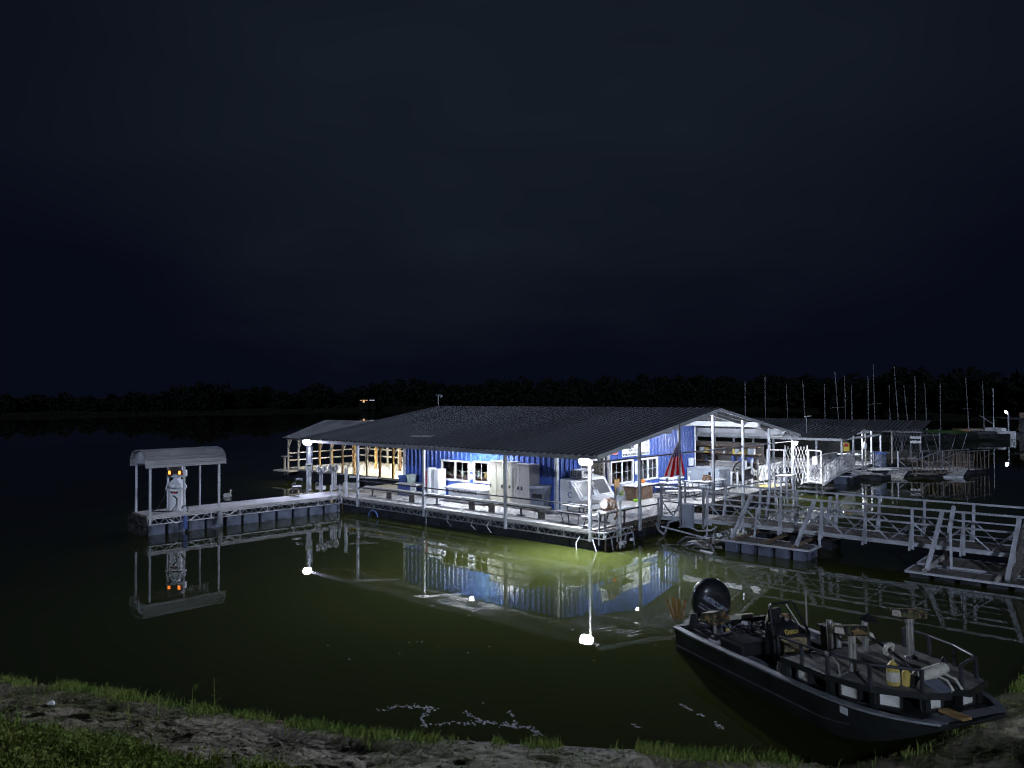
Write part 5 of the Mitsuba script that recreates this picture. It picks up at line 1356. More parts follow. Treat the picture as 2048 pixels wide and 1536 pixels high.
part(sd, 'gable_board', MB().hull([(SX1 - .07, 30.9, 2.9), (SX1 - .07, 35.0, 2.9), (SX1 - .07, 32.95, 3.16), (SX1 - .1, 30.9, 2.9), (SX1 - .1, 35.0, 2.9), (SX1 - .1, 32.95, 3.16), (SX1 - .07, 31.2, 2.66), (SX1 - .07, 34.7, 2.66)]), 'white_paint')
part(sd, 'back_wall', MB().box(SX0, -3.0, 36.6, 36.66, .5, 2.5), 'hull_paint')
part(sd, 'rail', MB().tube([(-.78, 30.2, 1.25), (-.78, 36.5, 1.25)], .03, 6), 'dull_steel'); part(sd, 'rail', MB().tube([(-.78, 30.2, .9), (-.78, 36.5, .9)], .025, 6), 'pale_steel')
bulb('globe lamp under the slip dock gable', (-1.9, 32.2, 2.62), 45, COOL, .07, sr(32.2) + .05)
t = thing('antenna', 'thin antenna with two short arms on the slip dock roof', 'antenna')
part(t, 'pole', MB().tube([(-3.6, 30.2, 2.7), (-3.6, 30.2, 3.9)], .03, 6), 'pale_steel'); part(t, 'arm', MB().bar((-3.75, 30.2, 3.86), (-3.3, 30.3, 3.9), .05), 'pale_steel')
t = thing('yellow_sign', 'yellow warning sign on a post at the slip dock corner', 'sign')
part(t, 'post', MB().tube([(-.62, 29.0, .4), (-.62, 29.0, 2.3)], .035, 8), 'dull_steel')
part(t, 'plate', MB().box(-.82, -.46, 28.93, 28.955, 1.72, 2.26), 'sign_yellow'); part(t, 'print', MB().box(-.78, -.50, 28.922, 28.929, 2.0, 2.2), 'red_cloth')
t = thing('pedestal_table', 'round white table on a dark pedestal on the slip dock', 'table')
part(t, 'top', MB().lathe([(0, 1.26), (.75, 1.26), (.72, 1.32), (0, 1.36)], (-1.5, 32.2, 0), 24), 'white_paint'); part(t, 'pedestal', MB().lathe([(.4, .5), (.3, .6), (.28, 1.26)], (-1.5, 32.2, 0), 14), 'black_plastic')
t = thing('post_lantern', 'white lantern on a pole at the slip dock gable', 'lantern')
part(t, 'pole', MB().tube([(-.55, 32.6, .5), (-.55, 32.6, 3.0)], .04, 8), 'cream_plastic'); part(t, 'body', MB().lathe([(.05, 1.6), (.14, 1.7), (.15, 1.95), (.08, 2.15), (.04, 2.2)], (-.55, 32.45, 0), 10), 'white_paint')
t = thing('deck_furniture', 'jumble of upturned chairs on the slip dock behind the bridge', 'chairs')
g = np.random.default_rng(3)
for i in range(14):
    c = np.array([-3.4 + g.uniform(-1.4, 1.4), 30.5 + g.uniform(-.6, .8), .55 + g.uniform(0, .5)]); e = g.normal(size=3) * [.5, .4, .3]
    part(t, 'frame_bar', MB().bar(c, c + e, .05), ['pale_steel', 'deck_wood_pale', 'dull_steel'][i % 3])
t = thing('ribbed_barrel', 'big blue ribbed barrel container on the walkway right of the slip dock', 'barrel')
part(t, 'body', MB().lathe([(.36, .47), (.38, .6), (.35, .63), (.38, .66), (.38, .84), (.35, .87), (.38, .9), (.38, 1.08), (.35, 1.11), (.38, 1.14), (.37, 1.3)], (.1, 33.6, 0), 20), 'float_blue', 40)
part(t, 'lid', MB().lathe([(.42, 1.3), (.42, 1.38), (.3, 1.42), (0, 1.43)], (.1, 33.6, 0), 20), 'tub_blue')
t = thing('side_walkway', 'narrow grey float walkway with leaning posts right of the slip dock', 'walkway')
W0, W1 = np.array([-.4, 31.6]), np.array([4.6, 36.5])
for i in range(16):
    c = W0 + (W1 - W0) * (i + .5) / 16
    part(t, 'plank', MB().cbox((*c, .40), (.42, 1.9, .04), math.atan2(*(W1 - W0)[::-1])), 'dock_concrete')
part(t, 'float_mass', MB().hull([(*(W0 + [.3, .8]), .3), (*(W0 + [.3, .8]), -.2), (*(W1 + [-.3, .6]), .3), (*(W1 + [-.3, .6]), -.2), (*(W0 + [.7, -.4]), .3), (*(W0 + [.7, -.4]), -.2), (*(W1 + [.3, -.3]), .3), (*(W1 + [.3, -.3]), -.2)]), 'float_black')
for i, q in enumerate(((.0, 32.4), (1.2, 33.6), (2.4, 34.8), (3.4, 35.8))):
    part(t, 'post', MB().bar((*q, -.1), (*q, 1.55), .06), 'pale_steel' if i < 2 else 'dull_steel'); part(t, 'brace', MB().bar((q[0] + .02, q[1], .95), (q[0] + .5, q[1] + .3, .42), .05), 'dull_steel')
for i, (q, s) in enumerate((((1.05, 30.9), 1.0), ((2.3, 33.0), .95), ((3.95, 33.2), 1.0))):
    t = thing('curved_ramp', ['pale curved boat ramp board in the water, left of three', 'yellowish curved ramp board in the water, middle of three', 'grey curved boat ramp board in the water, right of three'][i], 'ramp', 'curved ramps at the water')
    P = np.array([[[q[0] + u * s, q[1] + .55 * u + v, .03 + .42 * math.sin(v / 2.2 * 1.45)] for v in np.linspace(0, 2.2, 9)] for u in (0, 1)])
    b = MB().grid(P)
    part(t, 'board', b, ['deck_wood_pale', 'yellow_wood', 'deck_wood_pale'][i])
    part(t, 'front_edge', MB().bar((*P[0, 0][:2], .03), (*P[1, 0][:2], .03), .07, .16), ['cream_plastic', 'cream_plastic', 'pale_steel'][i])
    for k in range(7): 
        part(t, 'slat', MB().bar(P[0, k + 1] + [0, 0, .015], P[1, k + 1] + [0, 0, .015], .025), 'dull_steel')
    part(t, 'side', MB().tube([p + [0, 0, -.03] for p in P[1]], .05, 6), 'float_black')
t = thing('slatted_gangway', 'old railed gangway with many balusters at the right end of the slips', 'gangway')
for k, (p, q) in enumerate((((2.4, 31.9), (4.3, 39.2)), ((3.6, 31.6), (5.6, 38.9)))):
    p, q = np.array(p), np.array(q)
    part(t, 'rail', MB().tube([(*p, 1.0), (*((p + q) / 2), 1.55), (*q, 1.5)], .03, 6), 'dull_steel')
    for s in np.linspace(.02, .98, 15):
        c = p + (q - p) * s; top = np.interp(s, [0, .5, 1], [1.0, 1.55, 1.5])
        part(t, 'baluster', MB().bar((*c, .25), (c[0] + .05 * math.sin(s * 20), c[1], top), .045), 'rusty_steel')
for i in range(18):
    c = np.array([3.0, 31.8]) + np.array([1.95, 7.2]) * i / 18
    part(t, 'plank', MB().cbox((*c, .25), (1.2, .36, .05), .1), 'deck_wood_dark')
part(t, 'float_mass', MB().hull([(2.6, 32.5, .2), (3.7, 32.3, .2), (5.4, 38.8, .2), (4.4, 39.0, .2), (2.6, 32.5, -.2), (3.7, 32.3, -.2), (5.4, 38.8, -.2), (4.4, 39, -.2)]), 'float_black')
t = thing('float_crate', 'pale framed crate float near the footbridge', 'float')
part(t, 'drum', MB().rbox(-.3, .42, 25.4, 27.2, -.2, .42, .04), 'float_blue', 30); part(t, 'drum', MB().rbox(.43, .75, 25.6, 27.1, -.2, .40, .04), 'float_black', 30)
part(t, 'frame', MB().bar((-.5, 25.2, .46), (.7, 25.6, .46), .07).bar((.7, 25.6, .46), (.6, 27.4, .46), .07).bar((-.9, 25.1, .62), (.1, 25.5, .78), .05).bar((.1, 25.5, .78), (.75, 26.9, .5), .05).bar((-.9, 25.1, .78), (.1, 25.5, .80), .05).bar((-.85, 25.1, .4), (-.85, 25.1, .78), .05).bar((.05, 25.5, .46), (.05, 25.5, .78), .05), 'pale_steel')
t = thing('board_pile', 'pile of pale broken boards and rocks at the slip dock edge', 'debris pile')
g = np.random.default_rng(6)
for i in range(11):
    part(t, 'board', MB().cbox((-.4 + g.uniform(0, 1.6), 28.9 + g.uniform(-.5, 1.6), .28 + .12 * g.random()), (g.uniform(.4, 1.1), .22, .08), g.uniform(.2, 1.0), g.uniform(-.1, .1)), ['deck_wood_pale', 'dock_concrete', 'deck_wood'][i % 3])
part(t, 'float_mass', MB().rbox(-.6, 1.5, 28.6, 30.8, -.2, .22, .05), 'float_black')
# long slip cover behind, with bright and dark roof panels
sc = thing('slip_cover', 'long low slip roof of alternating pale and dark panels behind the slip dock', 'roof')
for i in range(26):
    x = -30.0 + i * 1.16
    m = 'roof_metal' if i % 3 != 1 else 'door_dark'
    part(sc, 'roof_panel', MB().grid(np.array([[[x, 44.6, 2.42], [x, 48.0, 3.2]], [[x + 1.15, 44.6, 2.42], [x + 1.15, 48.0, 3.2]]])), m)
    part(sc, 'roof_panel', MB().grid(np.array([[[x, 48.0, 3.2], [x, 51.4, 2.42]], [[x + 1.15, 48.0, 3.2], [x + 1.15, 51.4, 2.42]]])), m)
for i in range(11):
    for y in (44.8, 51.2): part(sc, 'post', MB().box(-29.5 + i * 2.95, -29.4 + i * 2.95, y - .05, y + .05, -.2, 2.4), 'dull_steel')
part(sc, 'eave_beam', MB().box(-30, .2, 44.6, 44.7, 2.3, 2.42), 'dull_steel')
part(sc, 'walk', MB().box(-30, .2, 47.2, 48.8, -.2, .45), 'deck_wood')
t = thing('lattice_fence', 'rusty lattice fence under the far end of the slip cover', 'fence')
for i in range(10):
    for sg in (0, 1):
        a, c = (-.6 + i * .1, 38.6 + i * .5), (-.6 + (i + 1) * .1, 38.6 + (i + 1) * .5)
        if sg: a, c = c, a
        for z in (.6, 1.3, 2.0): part(t, 'lattice_bar', MB().bar((*a, z), (*c, z + .7), .015 + .005 * sg, .03), 'dull_steel')
part(t, 'picket', MB().box(-.5, -.4, 38.5, 38.6, .3, 2.7), 'deck_wood')
t = thing('white_notice', 'small white and black notice board beside the pontoon boat', 'sign')
part(t, 'board', MB().cbox((.55, 41.0, 1.95), (.75, .05, .52), .5), 'sign_white'); part(t, 'print', MB().cbox((.53, 40.965, 1.95), (.7, .02, .14), .5), 'print_black')
for q in (-.28, .28): part(t, 'post', MB().bar((.55 + q, 41.02 + q * .5, .4), (.55 + q, 41.02 + q * .5, 1.7), .06), 'dull_steel')
t = thing('pontoon_boat', 'dark pontoon boat with a flat green canopy moored behind the slips', 'pontoon boat')
PBM = frame((2.4, 41.2, 0), .6) @ np.diag([.62, .8, 1.0, 1.0])
part(t, 'canopy', MB(PBM).hull([(-2.0, -1.1, 2.55), (2.2, -1.1, 2.5), (-2.0, 1.1, 2.55), (2.2, 1.1, 2.5), (-1.8, 0, 2.72), (2.0, 0, 2.68)]), 'vine_green', 30)
for x in (-1.8, 2.0):
    for y in (-1.0, 1.0): part(t, 'canopy_post', MB(PBM).tube([(x * .6, y, .9), (x, y, 2.55)], .025, 6), 'dull_steel')
part(t, 'deck', MB(PBM).box(-2.6, 2.6, -1.2, 1.2, .42, .5), 'boat_carpet')
for y in (-.85, .85): part(t, 'pontoon', MB(PBM).lathe([(0, -2.7), (.28, -2.5), (.3, 2.4), (.1, 2.8), (0, 2.85)], (0, y, .16), 14, 'x'), 'dark_steel', 40)
for y in (-1.18, 1.16): part(t, 'side_panel', MB(PBM).box(-2.5, 2.4, y, y + .03, .55, 1.05), 'float_black')
part(t, 'rail', MB(PBM).tube([(-2.5, -1.17, 1.2), (2.4, -1.17, 1.2), (2.4, 1.17, 1.2)], .02, 6), 'dark_steel')
part(t, 'seat', MB(PBM).rbox(-2.2, -1.5, -1.0, 1.0, .5, 1.0, .05), 'float_black')

# ------------------------------------------------------------------ sailboat masts and far moorings
MAST = [(1490, 766, 0, 86), (1530, 752, 0, 84), (1574, 768, .2, 86), (1608, 764, .3, 84), (1649, 771, 0, 88), (1674, 746, .45, 82), (1690, 755, .1, 86), (1703, 774, 0, 84), (1736, 756, 0, 88), (1748, 732, .12, 82), (1779, 774, .1, 86),
        (1793, 736, .5, 84), (1812, 775, .5, 84), (1830, 757, 0, 88), (1851, 770, .2, 84), (1880, 771, 0, 86), (1934, 759, .3, 88), (1966, 766, .1, 88), (1986, 781, 0, 92)]
places = ['leftmost of the masts, above the store gable', 'second mast from the left, tall', 'short mast third from the left', 'fourth mast from the left', 'fifth mast from the left, thin', 'tall leaning mast, sixth from the left', 'thin mast just right of the tall leaning one',
          'short mast above the middle of the slip cover', 'thin mast left of the tallest one', 'tallest mast, above the slip dock gable', 'short mast right of the tallest one', 'tall mast leaning left above the dark roof panels', 'short leaning mast near the barrel', 'thin upright mast near the slip cover end', 'mast above the slip cover end', 'mast above the pontoon boat',
          'mast with a short crosstree at the right', 'thin mast near the right shore lamp', 'white hulled sailboat moored in view near the far lamp']
for i, (x, yt, lean, D) in enumerate(MAST):
    r = (x - 1024) / 1506.3 * D
    base = plan(r, D); top = CAM[2] - (yt - 795) / 1506.3 * D
    vis = i == 18
    t = thing('sailboat', places[i] if vis else 'sailboat seen as a mast: ' + places[i], 'sailboat', 'sailboats moored behind the slips')
    part(t, 'mast', MB().tube([(base[0] + lean * .5 * R2[0], base[1] + lean * .5 * R2[1], .9), (base[0] - lean * .5 * R2[0], base[1] - lean * .5 * R2[1], top)], [.06, .04], 6), 'dull_steel' if not vis else 'white_paint')
    M = frame((*base, 0), (math.atan2(R2[1], R2[0]) if not vis else math.atan2(-F2[1], -F2[0]) + .35) + .3 * math.sin(i * 2.1)) @ np.diag([.8, .8, .8 if not vis else 1.0, 1.0])
    secs = [[(X, s * wd * q, z) for s in (-1, 1) for (q, z) in ((1, .95), (.9, .3), (.4, -.25))] for X, wd in ((-3.1, .75), (-1.2, 1.15), (1.0, 1.1), (2.4, .6), (3.4, .04))]
    b = MB(M)
    for a, c in zip(secs[:-1], secs[1:]): b.hull(a + c)
    part(t, 'hull', b, 'white_paint' if vis else 'hull_paint')
    part(t, 'cabin', MB(M).rbox(-1.0, 1.6, -.6, .6, .9, 1.3, .08), 'white_paint' if vis else 'hull_paint')
    part(t, 'boom', MB(M).tube([(0, 0, 1.7), (-2.4, .2, 1.75 + (1.0 if vis else 0))], .05, 6), 'pale_steel' if vis else 'dark_steel')
    if i in (5, 9, 16): part(t, 'crosstree', MB(M).tube([(-.9, 0, top * .62), (1.0, 0, top * .64)], .025, 5), 'dull_steel')
b = MB(frame((-5.6, 96.5, 0), .9)); b.hull([(-2.2, -.7, .7), (2.4, 0, .75), (-2.2, .7, .7), (-2, -.5, -.1), (1.8, 0, -.1), (-2, .5, -.1)])
solo('moored_skiff', b, 'yellow_wood', 'yellowish open skiff moored left of the white sailboat', 'boat')
fh = thing('shore_dock_house', 'dark dock house with a flat roof and sign box at the right edge', 'house')
HM = frame((0.2, 94.6, 0), .55)
part(fh, 'wall', MB(HM).box(-.0, 9, 0, 6, .5, 2.1), 'hull_paint'); part(fh, 'roof', MB(HM).box(-1.6, 9.5, -.5, 6.5, 2.15, 2.25), 'dark_steel')
part(fh, 'sign_box', MB(HM).box(-.1, 5, -.3, .1, 2.32, 3.0), 'brown_item'); part(fh, 'panel', MB(HM).box(.55, 4.6, -.33, -.305, 2.4, 2.95), 'door_dark')
part(fh, 'base', MB(HM).box(-1.6, 9.5, -.8, 6.5, -.3, .5), 'float_black'); part(fh, 'skirting', MB(HM).box(0, 9, -.04, -.002, .55, .9), 'dark_steel')
for i in range(4): part(fh, 'batten', MB(HM).box(.3 + i, .36 + i, -.05, -.003, .9, 2.1), 'dark_steel')
t = thing('shore_lamp', 'lit lamp on a pole by the dock house at the right edge', 'lamp post')
lp = plan((2015.5 - 1024) / 1506.3 * 92, 92)
part(t, 'pole', MB().tube([(*lp, .3), (*lp, 3.0), (lp[0] - .1, lp[1], 3.25)], .09, 8), 'pale_steel')
k = num(t + '__globe')
scene[k] = mikit.ply(MB().ball((lp[0] - .22, lp[1] - .1, 3.2), .17, 2).mesh(), 'white_paint', emitter={'type': 'area', 'sampling_weight': 0.15, 'radiance': {'type': 'rgb', 'value': [float(c * L_SHORE) for c in COOL]}})
# lit houses on the far shore
for i, (x, y, ww, col, lab) in enumerate(((728, 800, 1.6, (1.0, .45, .08), 'tiny far house with orange lit windows across the lake'), (741.5, 800, 2.0, (.75, .8, 1.0), 'tiny far house with white lit windows across the lake'))):
    D = float(far_shore(math.atan((x - 1024) / 1506.3))) - 4; r = (x - 1024) / 1506.3 * D; c = plan(r, D); z = CAM[2] - (y - 795) / 1506.3 * D
    t = thing('far_house', lab, 'house')
    c = plan(r * math.cos(math.atan(r / D)), D * math.cos(math.atan((x - 1024) / 1506.3))); M = frame((*c, 0), math.atan2(R2[1], R2[0]))
    part(t, 'wall', MB(M).box(-1.9, 1.9, 0, 4, .3, z + .7), 'tree_dark'); part(t, 'roof', MB(M).prism([(-2.2, z + .7), (2.2, z + .7), (0, z + 1.5)], -.2, 4.2, 'y'), 'tree_dark')
    for j in range(3):
        k = num(t + '__window'); a = -1.7 + j * 1.2
        scene[k] = mikit.ply(MB(M).box(a, a + .8, -.03, -.002, z - .05 - (.7 if j == 1 and i == 0 else 0), z + .25).mesh(), 'white_paint', emitter={'type': 'area', 'sampling_weight': 0.15, 'radiance': {'type': 'rgb', 'value': [0.8 * q for q in col]}})

# ------------------------------------------------------------------ aluminium work boat with its bow on the bank
a0 = np.array([0.91997, -0.39199]); b0 = np.array([0.39199, 0.91997]); th = math.atan(0.115)
ax = math.cos(th) * a0 - math.sin(th) * b0; bx_ = math.cos(th) * b0 + math.sin(th) * a0
OB = np.array([7.69, -6.63]) + 0.33 * bx_
pitch = 0.045
X3 = np.array([*ax, pitch]); X3 /= np.linalg.norm(X3); Y3 = np.array([*bx_, 0.0])
BM = frame((*OB, 0.0), X3, Y3)
B = lambda: MB(BM)
bt = thing('work_boat', 'dark flat bottomed aluminium boat with a railed front deck, its bow on the bank', 'boat')
# hull shell: stations along the length
st = []
for X in np.linspace(-.05, 5.85, 26):
    bow = np.clip((X - 3.9) / 1.95, 0, 1)
    gun = 1.22 - .02 * bow - .62 * bow ** 3.2
    if X < .8: gun -= .06 * (1 - X / .8)
    bot = (.98 - .35 * bow ** 2.4) * (1 if bow < 1 else 1)
    zb = -.14 + .62 * bow ** 2.1
    zg = .50 + .03 * bow
    zc = min(zb + .16, zg - .03)
    st.append((X, bot, zb, min(bot + .10, gun), zc, gun, zg))
P = np.array([[[X, -g_, zg], [X, -c_, zc], [X, -b_, zb], [X, b_, zb], [X, c_, zc], [X, g_, zg]] for X, b_, zb, c_, zc, g_, zg in st])
hull = B().grid(P)
for k in (0, -1):
    q = P[k]
    hull.add(np.vstack([q, [[q[0, 0], 0, q[0, 2]]]]), [[6, i, i + 1] for i in range(5)])
part(bt, 'hull', hull, 'hull_paint')
inner = np.array([[[X, -g_ + .07, zg - .01], [X, -c_ + .09, .10 if X < 4.6 else zc + .05], [X, c_ - .09, .10 if X < 4.6 else zc + .05], [X, g_ - .07, zg - .01]] for X, b_, zb, c_, zc, g_, zg in st])
part(bt, 'inner_skin', B().grid(inner), 'boat_carpet')
for s, lab in ((-1, None), (1, None)):
    cap = np.array([[[X, s * (g_ + .03), zg + .012], [X, s * (g_ - .10), zg + .014]] for X, b_, zb, c_, zc, g_, zg in st])
    capl = cap - [0, 0, .03]
    g4 = B().grid(cap); g4.grid(np.stack([cap[:, 0], capl[:, 0]], 1)); g4.grid(np.stack([cap[:, 1], capl[:, 1]], 1))
    part(bt, 'gunwale', g4, 'dull_steel')
    part(bt, 'spray_rail', B().tube([(X, s * (c_ + .012 + (g_ - c_) * .22), zc + (zg - zc) * .22) for X, b_, zb, c_, zc, g_, zg in st[:21]], .014, 6), 'dark_steel')
part(bt, 'transom', B().box(-.09, .02, -1.1, 1.1, -.1, .52), 'hull_paint')
part(bt, 'transom_board', B().box(-.06, .03, -.75, .75, .52, .60), 'locker_tan')
# rear deck and well
part(bt, 'rear_deck', B().box(.12, 1.55, -1.12, 1.12, .36, .41), 'boat_carpet')
part(bt, 'rear_bulkhead', B().box(1.50, 1.55, -1.08, 1.08, .1, .36), 'hull_paint')
part(bt, 'hatch', B().box(.95, 1.48, .1, .75, .411, .425), 'boat_carpet'); part(bt, 'hatch', B().box(.3, .85, -.2, .5, .411, .424), 'boat_deck')
part(bt, 'floor', B().box(1.55, 3.4, -.95, .95, .09, .12), 'boat_carpet')
part(bt, 'side_box', B().box(1.6, 3.2, -1.1, -.72, .12, .40), 'boat_carpet'); part(bt, 'side_box', B().box(1.6, 3.3, .8, 1.1, .12, .44), 'hull_paint')
part(bt, 'bench_box', B().rbox(1.25, 1.95, -.95, -.35, .38, .62, .05), 'black_plastic')
part(bt, 'step', B().box(1.7, 1.98, -.3, .1, .12, .3), 'locker_grey')
# raised front deck
fd = [(3.28, -1.16), (4.25, -1.13), (4.95, -.93), (5.48, -.42), (5.60, -.12), (5.46, -.05), (5.50, .12), (5.62, .2), (5.40, .80), (4.7, 1.05), (3.6, 1.16), (3.28, 1.16)]
part(bt, 'front_deck', B().prism(fd, .765, .80), 'boat_deck')
lip = []
b = B()
for (p, q) in zip(fd, fd[1:] + fd[:1]):
    b.bar((*p, .765), (*q, .765), .025, .085)
part(bt, 'deck_edge', b, 'hull_paint')
for X, Y in ((3.34, -1.1), (4.3, -1.06), (4.95, -.86), (5.4, -.38), (5.4, .6), (4.6, 1.0), (3.4, 1.1), (3.4, 0)):
    part(bt, 'deck_leg', B().bar((X, Y, .3 if Y == 0 else .45), (X, Y, .74), .09, .09), 'hull_paint')
part(bt, 'deck_bulkhead', B().box(3.3, 3.34, -1.0, 1.0, .12, .74), 'hull_paint')
part(bt, 'bow_plate', B().prism([(4.9, -.86), (5.84, -.5), (5.9, -.1), (5.9, .1), (5.84, .5), (4.9, .86)], .50, .53), 'hull_paint')
# railings
rl = [(3.22, -1.12, 1.11), (3.75, -1.12, 1.12), (4.3, -1.10, 1.12), (4.95, -.92, 1.12), (5.42, -.45, 1.12)]
rr = [(3.62, 1.12, 1.12), (4.15, 1.1, 1.12), (4.7, 1.0, 1.12), (5.25, .78, 1.12), (5.48, .22, 1.12)]
part(bt, 'railing', B().tube([(3.2, -1.12, .80), (3.2, -1.12, 1.06)] + rl, .022, 8), 'dark_steel')
part(bt, 'railing', B().tube(rr, .022, 8), 'dark_steel')
for q in rl[1:] + rr:
    part(bt, 'rail_post', B().bar((q[0], q[1], .80), (q[0], q[1], q[2]), .045, .045), 'dark_steel')
part(bt, 'rail_knob', B().ball(rl[2], .04, 1), 'alloy', True)
part(bt, 'diagonal_brace', B().bar((3.25, -1.05, .82), (2.95, -.75, .42), .03), 'dark_steel')
# floodlights under the deck
for i, (X, Y, yaw) in enumerate(((3.75, -1.10, -1.62), (4.62, -1.0, -1.30), (5.12, -.74, -.95), (5.42, -.30, -.4), (5.46, .34, .15), (5.2, .8, .75), (4.3, 1.06, 1.5))):
    f = num(bt + '__deck_light')
    FM = BM @ frame((X, Y, .64), yaw)
    fb = MB(FM); w_, h_ = .15, .095
    fb.box(-.10, -.05, -w_, w_, -h_, h_)
    for s in (-1, 1):
        fb.box(-.05, .02, -w_, w_, s * h_ - .014, s * h_ + .014); fb.box(-.05, .02, s * w_ - .016, s * w_ + .016, -h_ + .014, h_ - .014)
    scene[f] = mikit.ply(fb.mesh(), 'black_plastic')
    part(f, 'reflector', MB(FM).add([[-.01, -w_ + .018, -h_ + .016], [-.01, w_ - .018, -h_ + .016], [-.01, w_ - .018, h_ - .016], [-.01, -w_ + .018, h_ - .016], [-.045, -.03, -.02], [-.045, .03, -.02], [-.045, .03, .02], [-.045, -.03, .02]],
                                    [[0, 1, 5, 4], [1, 2, 6, 5], [2, 3, 7, 6], [3, 0, 4, 7], [4, 5, 6, 7]]).hull([(-.040, -.02, -.012), (-.040, .02, -.012), (-.040, .02, .012), (-.040, -.02, .012), (-.03, 0, 0)]), 'reflector')
    gl = np.array([[.004, -w_ + .018, -h_ + .016], [.004, w_ - .018, -h_ + .016], [.004, w_ - .018, h_ - .016], [.004, -w_ + .018, h_ - .016]]) @ FM[:3, :3].T + FM[:3, 3]
    part(f, 'glass', (gl, np.array([[0, 1, 2], [0, 2, 3]])), 'clear_pane')
    part(bt, 'light_bracket', MB(FM).box(-.06, -.02, -.02, .02, h_ + .014, .13), 'dark_steel')
part(bt, 'sticker', B().box(4.6, 4.75, -1.175, -1.165, .36, .46), 'sign_white')
wp_ = solo('bow_plank', MB(BM @ frame((5.56, -.25, .575), .03)).box(0, .38, -.08, .08, 0, .035), 'yellow_wood', 'tan wooden plank sticking out over the boat bow', 'plank')
# console with windscreen and frame
cs = num(bt + '__console')
scene[cs] = mikit.ply(B().hull([(2.15, -.62, .12), (2.62, -.62, .12), (2.15, -.02, .12), (2.62, -.02, .12), (2.2, -.62, .95), (2.6, -.62, .90), (2.2, -.04, .95), (2.6, -.04, .90), (2.28, -.58, 1.06), (2.48, -.58, 1.02), (2.28, -.1, 1.06), (2.48, -.1, 1.02)]).mesh(), 'black_plastic')
part(cs, 'front_panel', B().hull([(2.63, -.57, .50), (2.645, -.57, .50), (2.63, -.03, .50), (2.645, -.03, .50), (2.61, -.62, .87), (2.63, -.62, .87), (2.61, -.08, .85), (2.63, -.08, .85)]), 'camo_tan')
b = B(); b.text('Gator', .09, (2.605, -.50, .92), (0, 1, .0), (-.6, 0, .8), True, .006, .30)
part(cs, 'lettering', b, 'yellow_plastic')
ws = np.array([[[2.55 - .16 * v, -.40 + (u - .5) * (.58 - .22 * v) - .06 * v, 1.03 + .38 * v] for u in (0, .25, .5, .75, 1)] for v in (0, .5, 1)])
ws[:, 0, 0] -= .05; ws[:, -1, 0] -= .05
wsm = B().grid(ws)
part(cs, 'windscreen', wsm, 'clear_pane')
part(cs, 'windscreen_edge', B().tube([*ws[:, 0], *ws[-1, 1:-1], *ws[::-1, -1]], .009, 6), 'sign_white')
part(cs, 'throttle', B().bar((2.25, -.68, .86), (2.15, -.8, .98), .04).ball((2.14, -.81, 1.0), .035, 1), 'black_plastic')
part(cs, 'steering_wheel', B().tube([(2.12 + .06 * math.sin(q), -.34 + .17 * math.cos(q), 1.0 + .16 * math.sin(q)) for q in np.linspace(0, 2 * math.pi, 22)], .017, 6), 'black_plastic')
part(cs, 'display', B().rbox(2.26, 2.34, -.6, -.36, 1.08, 1.32, .015), 'black_plastic')
part(cs, 'gauge', B().ball((2.40, -.3, 1.12), .035, 1), 'alloy', True); part(cs, 'gauge', B().ball((2.42, -.45, 1.2), .022, 1), 'alloy', True)
part(bt, 'grab_frame', B().tube([(2.66, -.74, .12), (2.64, -.76, .8), (2.56, -.78, 1.42), (2.55, -.74, 1.46), (2.55, -.32, 1.46), (2.56, -.26, 1.42), (2.64, -.04, .95), (2.68, .02, .12)], .02, 8), 'black_plastic')
part(bt, 'light_mast', B().tube([(2.54, .02, .14), (2.54, .02, 1.60)], .018, 8).ball((2.54, .02, 1.61), .032, 1), 'alloy')
# outboard
om = thing('outboard_motor', 'huge glossy black outboard motor tilted on the boat stern', 'outboard motor')
om_x = np.array([.28, .955, -.08]); om_x /= np.linalg.norm(om_x); om_y = np.cross([0.16, 0, 1.0], om_x); om_y /= np.linalg.norm(om_y)
OM = BM @ frame((-.36, -.02, .88), om_x, om_y)
cow = []
for z, x0, x1, yw in ((-.46, -.20, .22, .17), (-.34, -.36, .34, .25), (-.1, -.44, .40, .285), (.14, -.44, .38, .275), (.32, -.36, .30, .235), (.43, -.22, .16, .15), (.47, -.1, .05, .06)):
    cow.append([((x0 + x1) / 2 + (x1 - x0) / 2 * np.sign(math.cos(q)) * abs(math.cos(q)) ** .75, yw * np.sign(math.sin(q)) * abs(math.sin(q)) ** .75, z) for q in np.linspace(0, 2 * math.pi, 41)[:-1]])
cow = np.array(cow); cow = np.concatenate([cow, cow[:, :1]], 1)
b = MB(OM).grid(cow); b.add(np.vstack([cow[-1], [[-.02, 0, .485]]]), [[40 + 1, i, i + 1] for i in range(40)])
m_ = trimesh.Trimesh(*b.mesh()); m_.merge_vertices(digits_vertex=5)
tq = np.array(m_.faces)
m_ = m_.subdivide_loop(1)
part(om, 'cowl', (np.array(m_.vertices), np.array(m_.faces)), 'cowl_black', True)
part(om, 'seam', MB(OM).tube([((x * 1.012), y * 1.012, -.30) for x, y, z in cow[2] * [0.93, .93, 1]], .008, 6), 'dark_steel')
e1 = np.array([.86, 0, -.5]); e1 /= np.linalg.norm(e1)
b = MB(OM); b.text('MERCURY', .10, (-.30, -.287, .13), e1, (.5, 0, .86), True, .008, .60)
part(om, 'lettering', b, 'elec_grey')
part(om, 'stripe', MB(OM).bar((-.36, -.29, .03), (.22, -.29, -.30), .006, .012).bar((-.38, -.29, -.03), (.16, -.285, -.34), .006, .010), 'elec_grey')
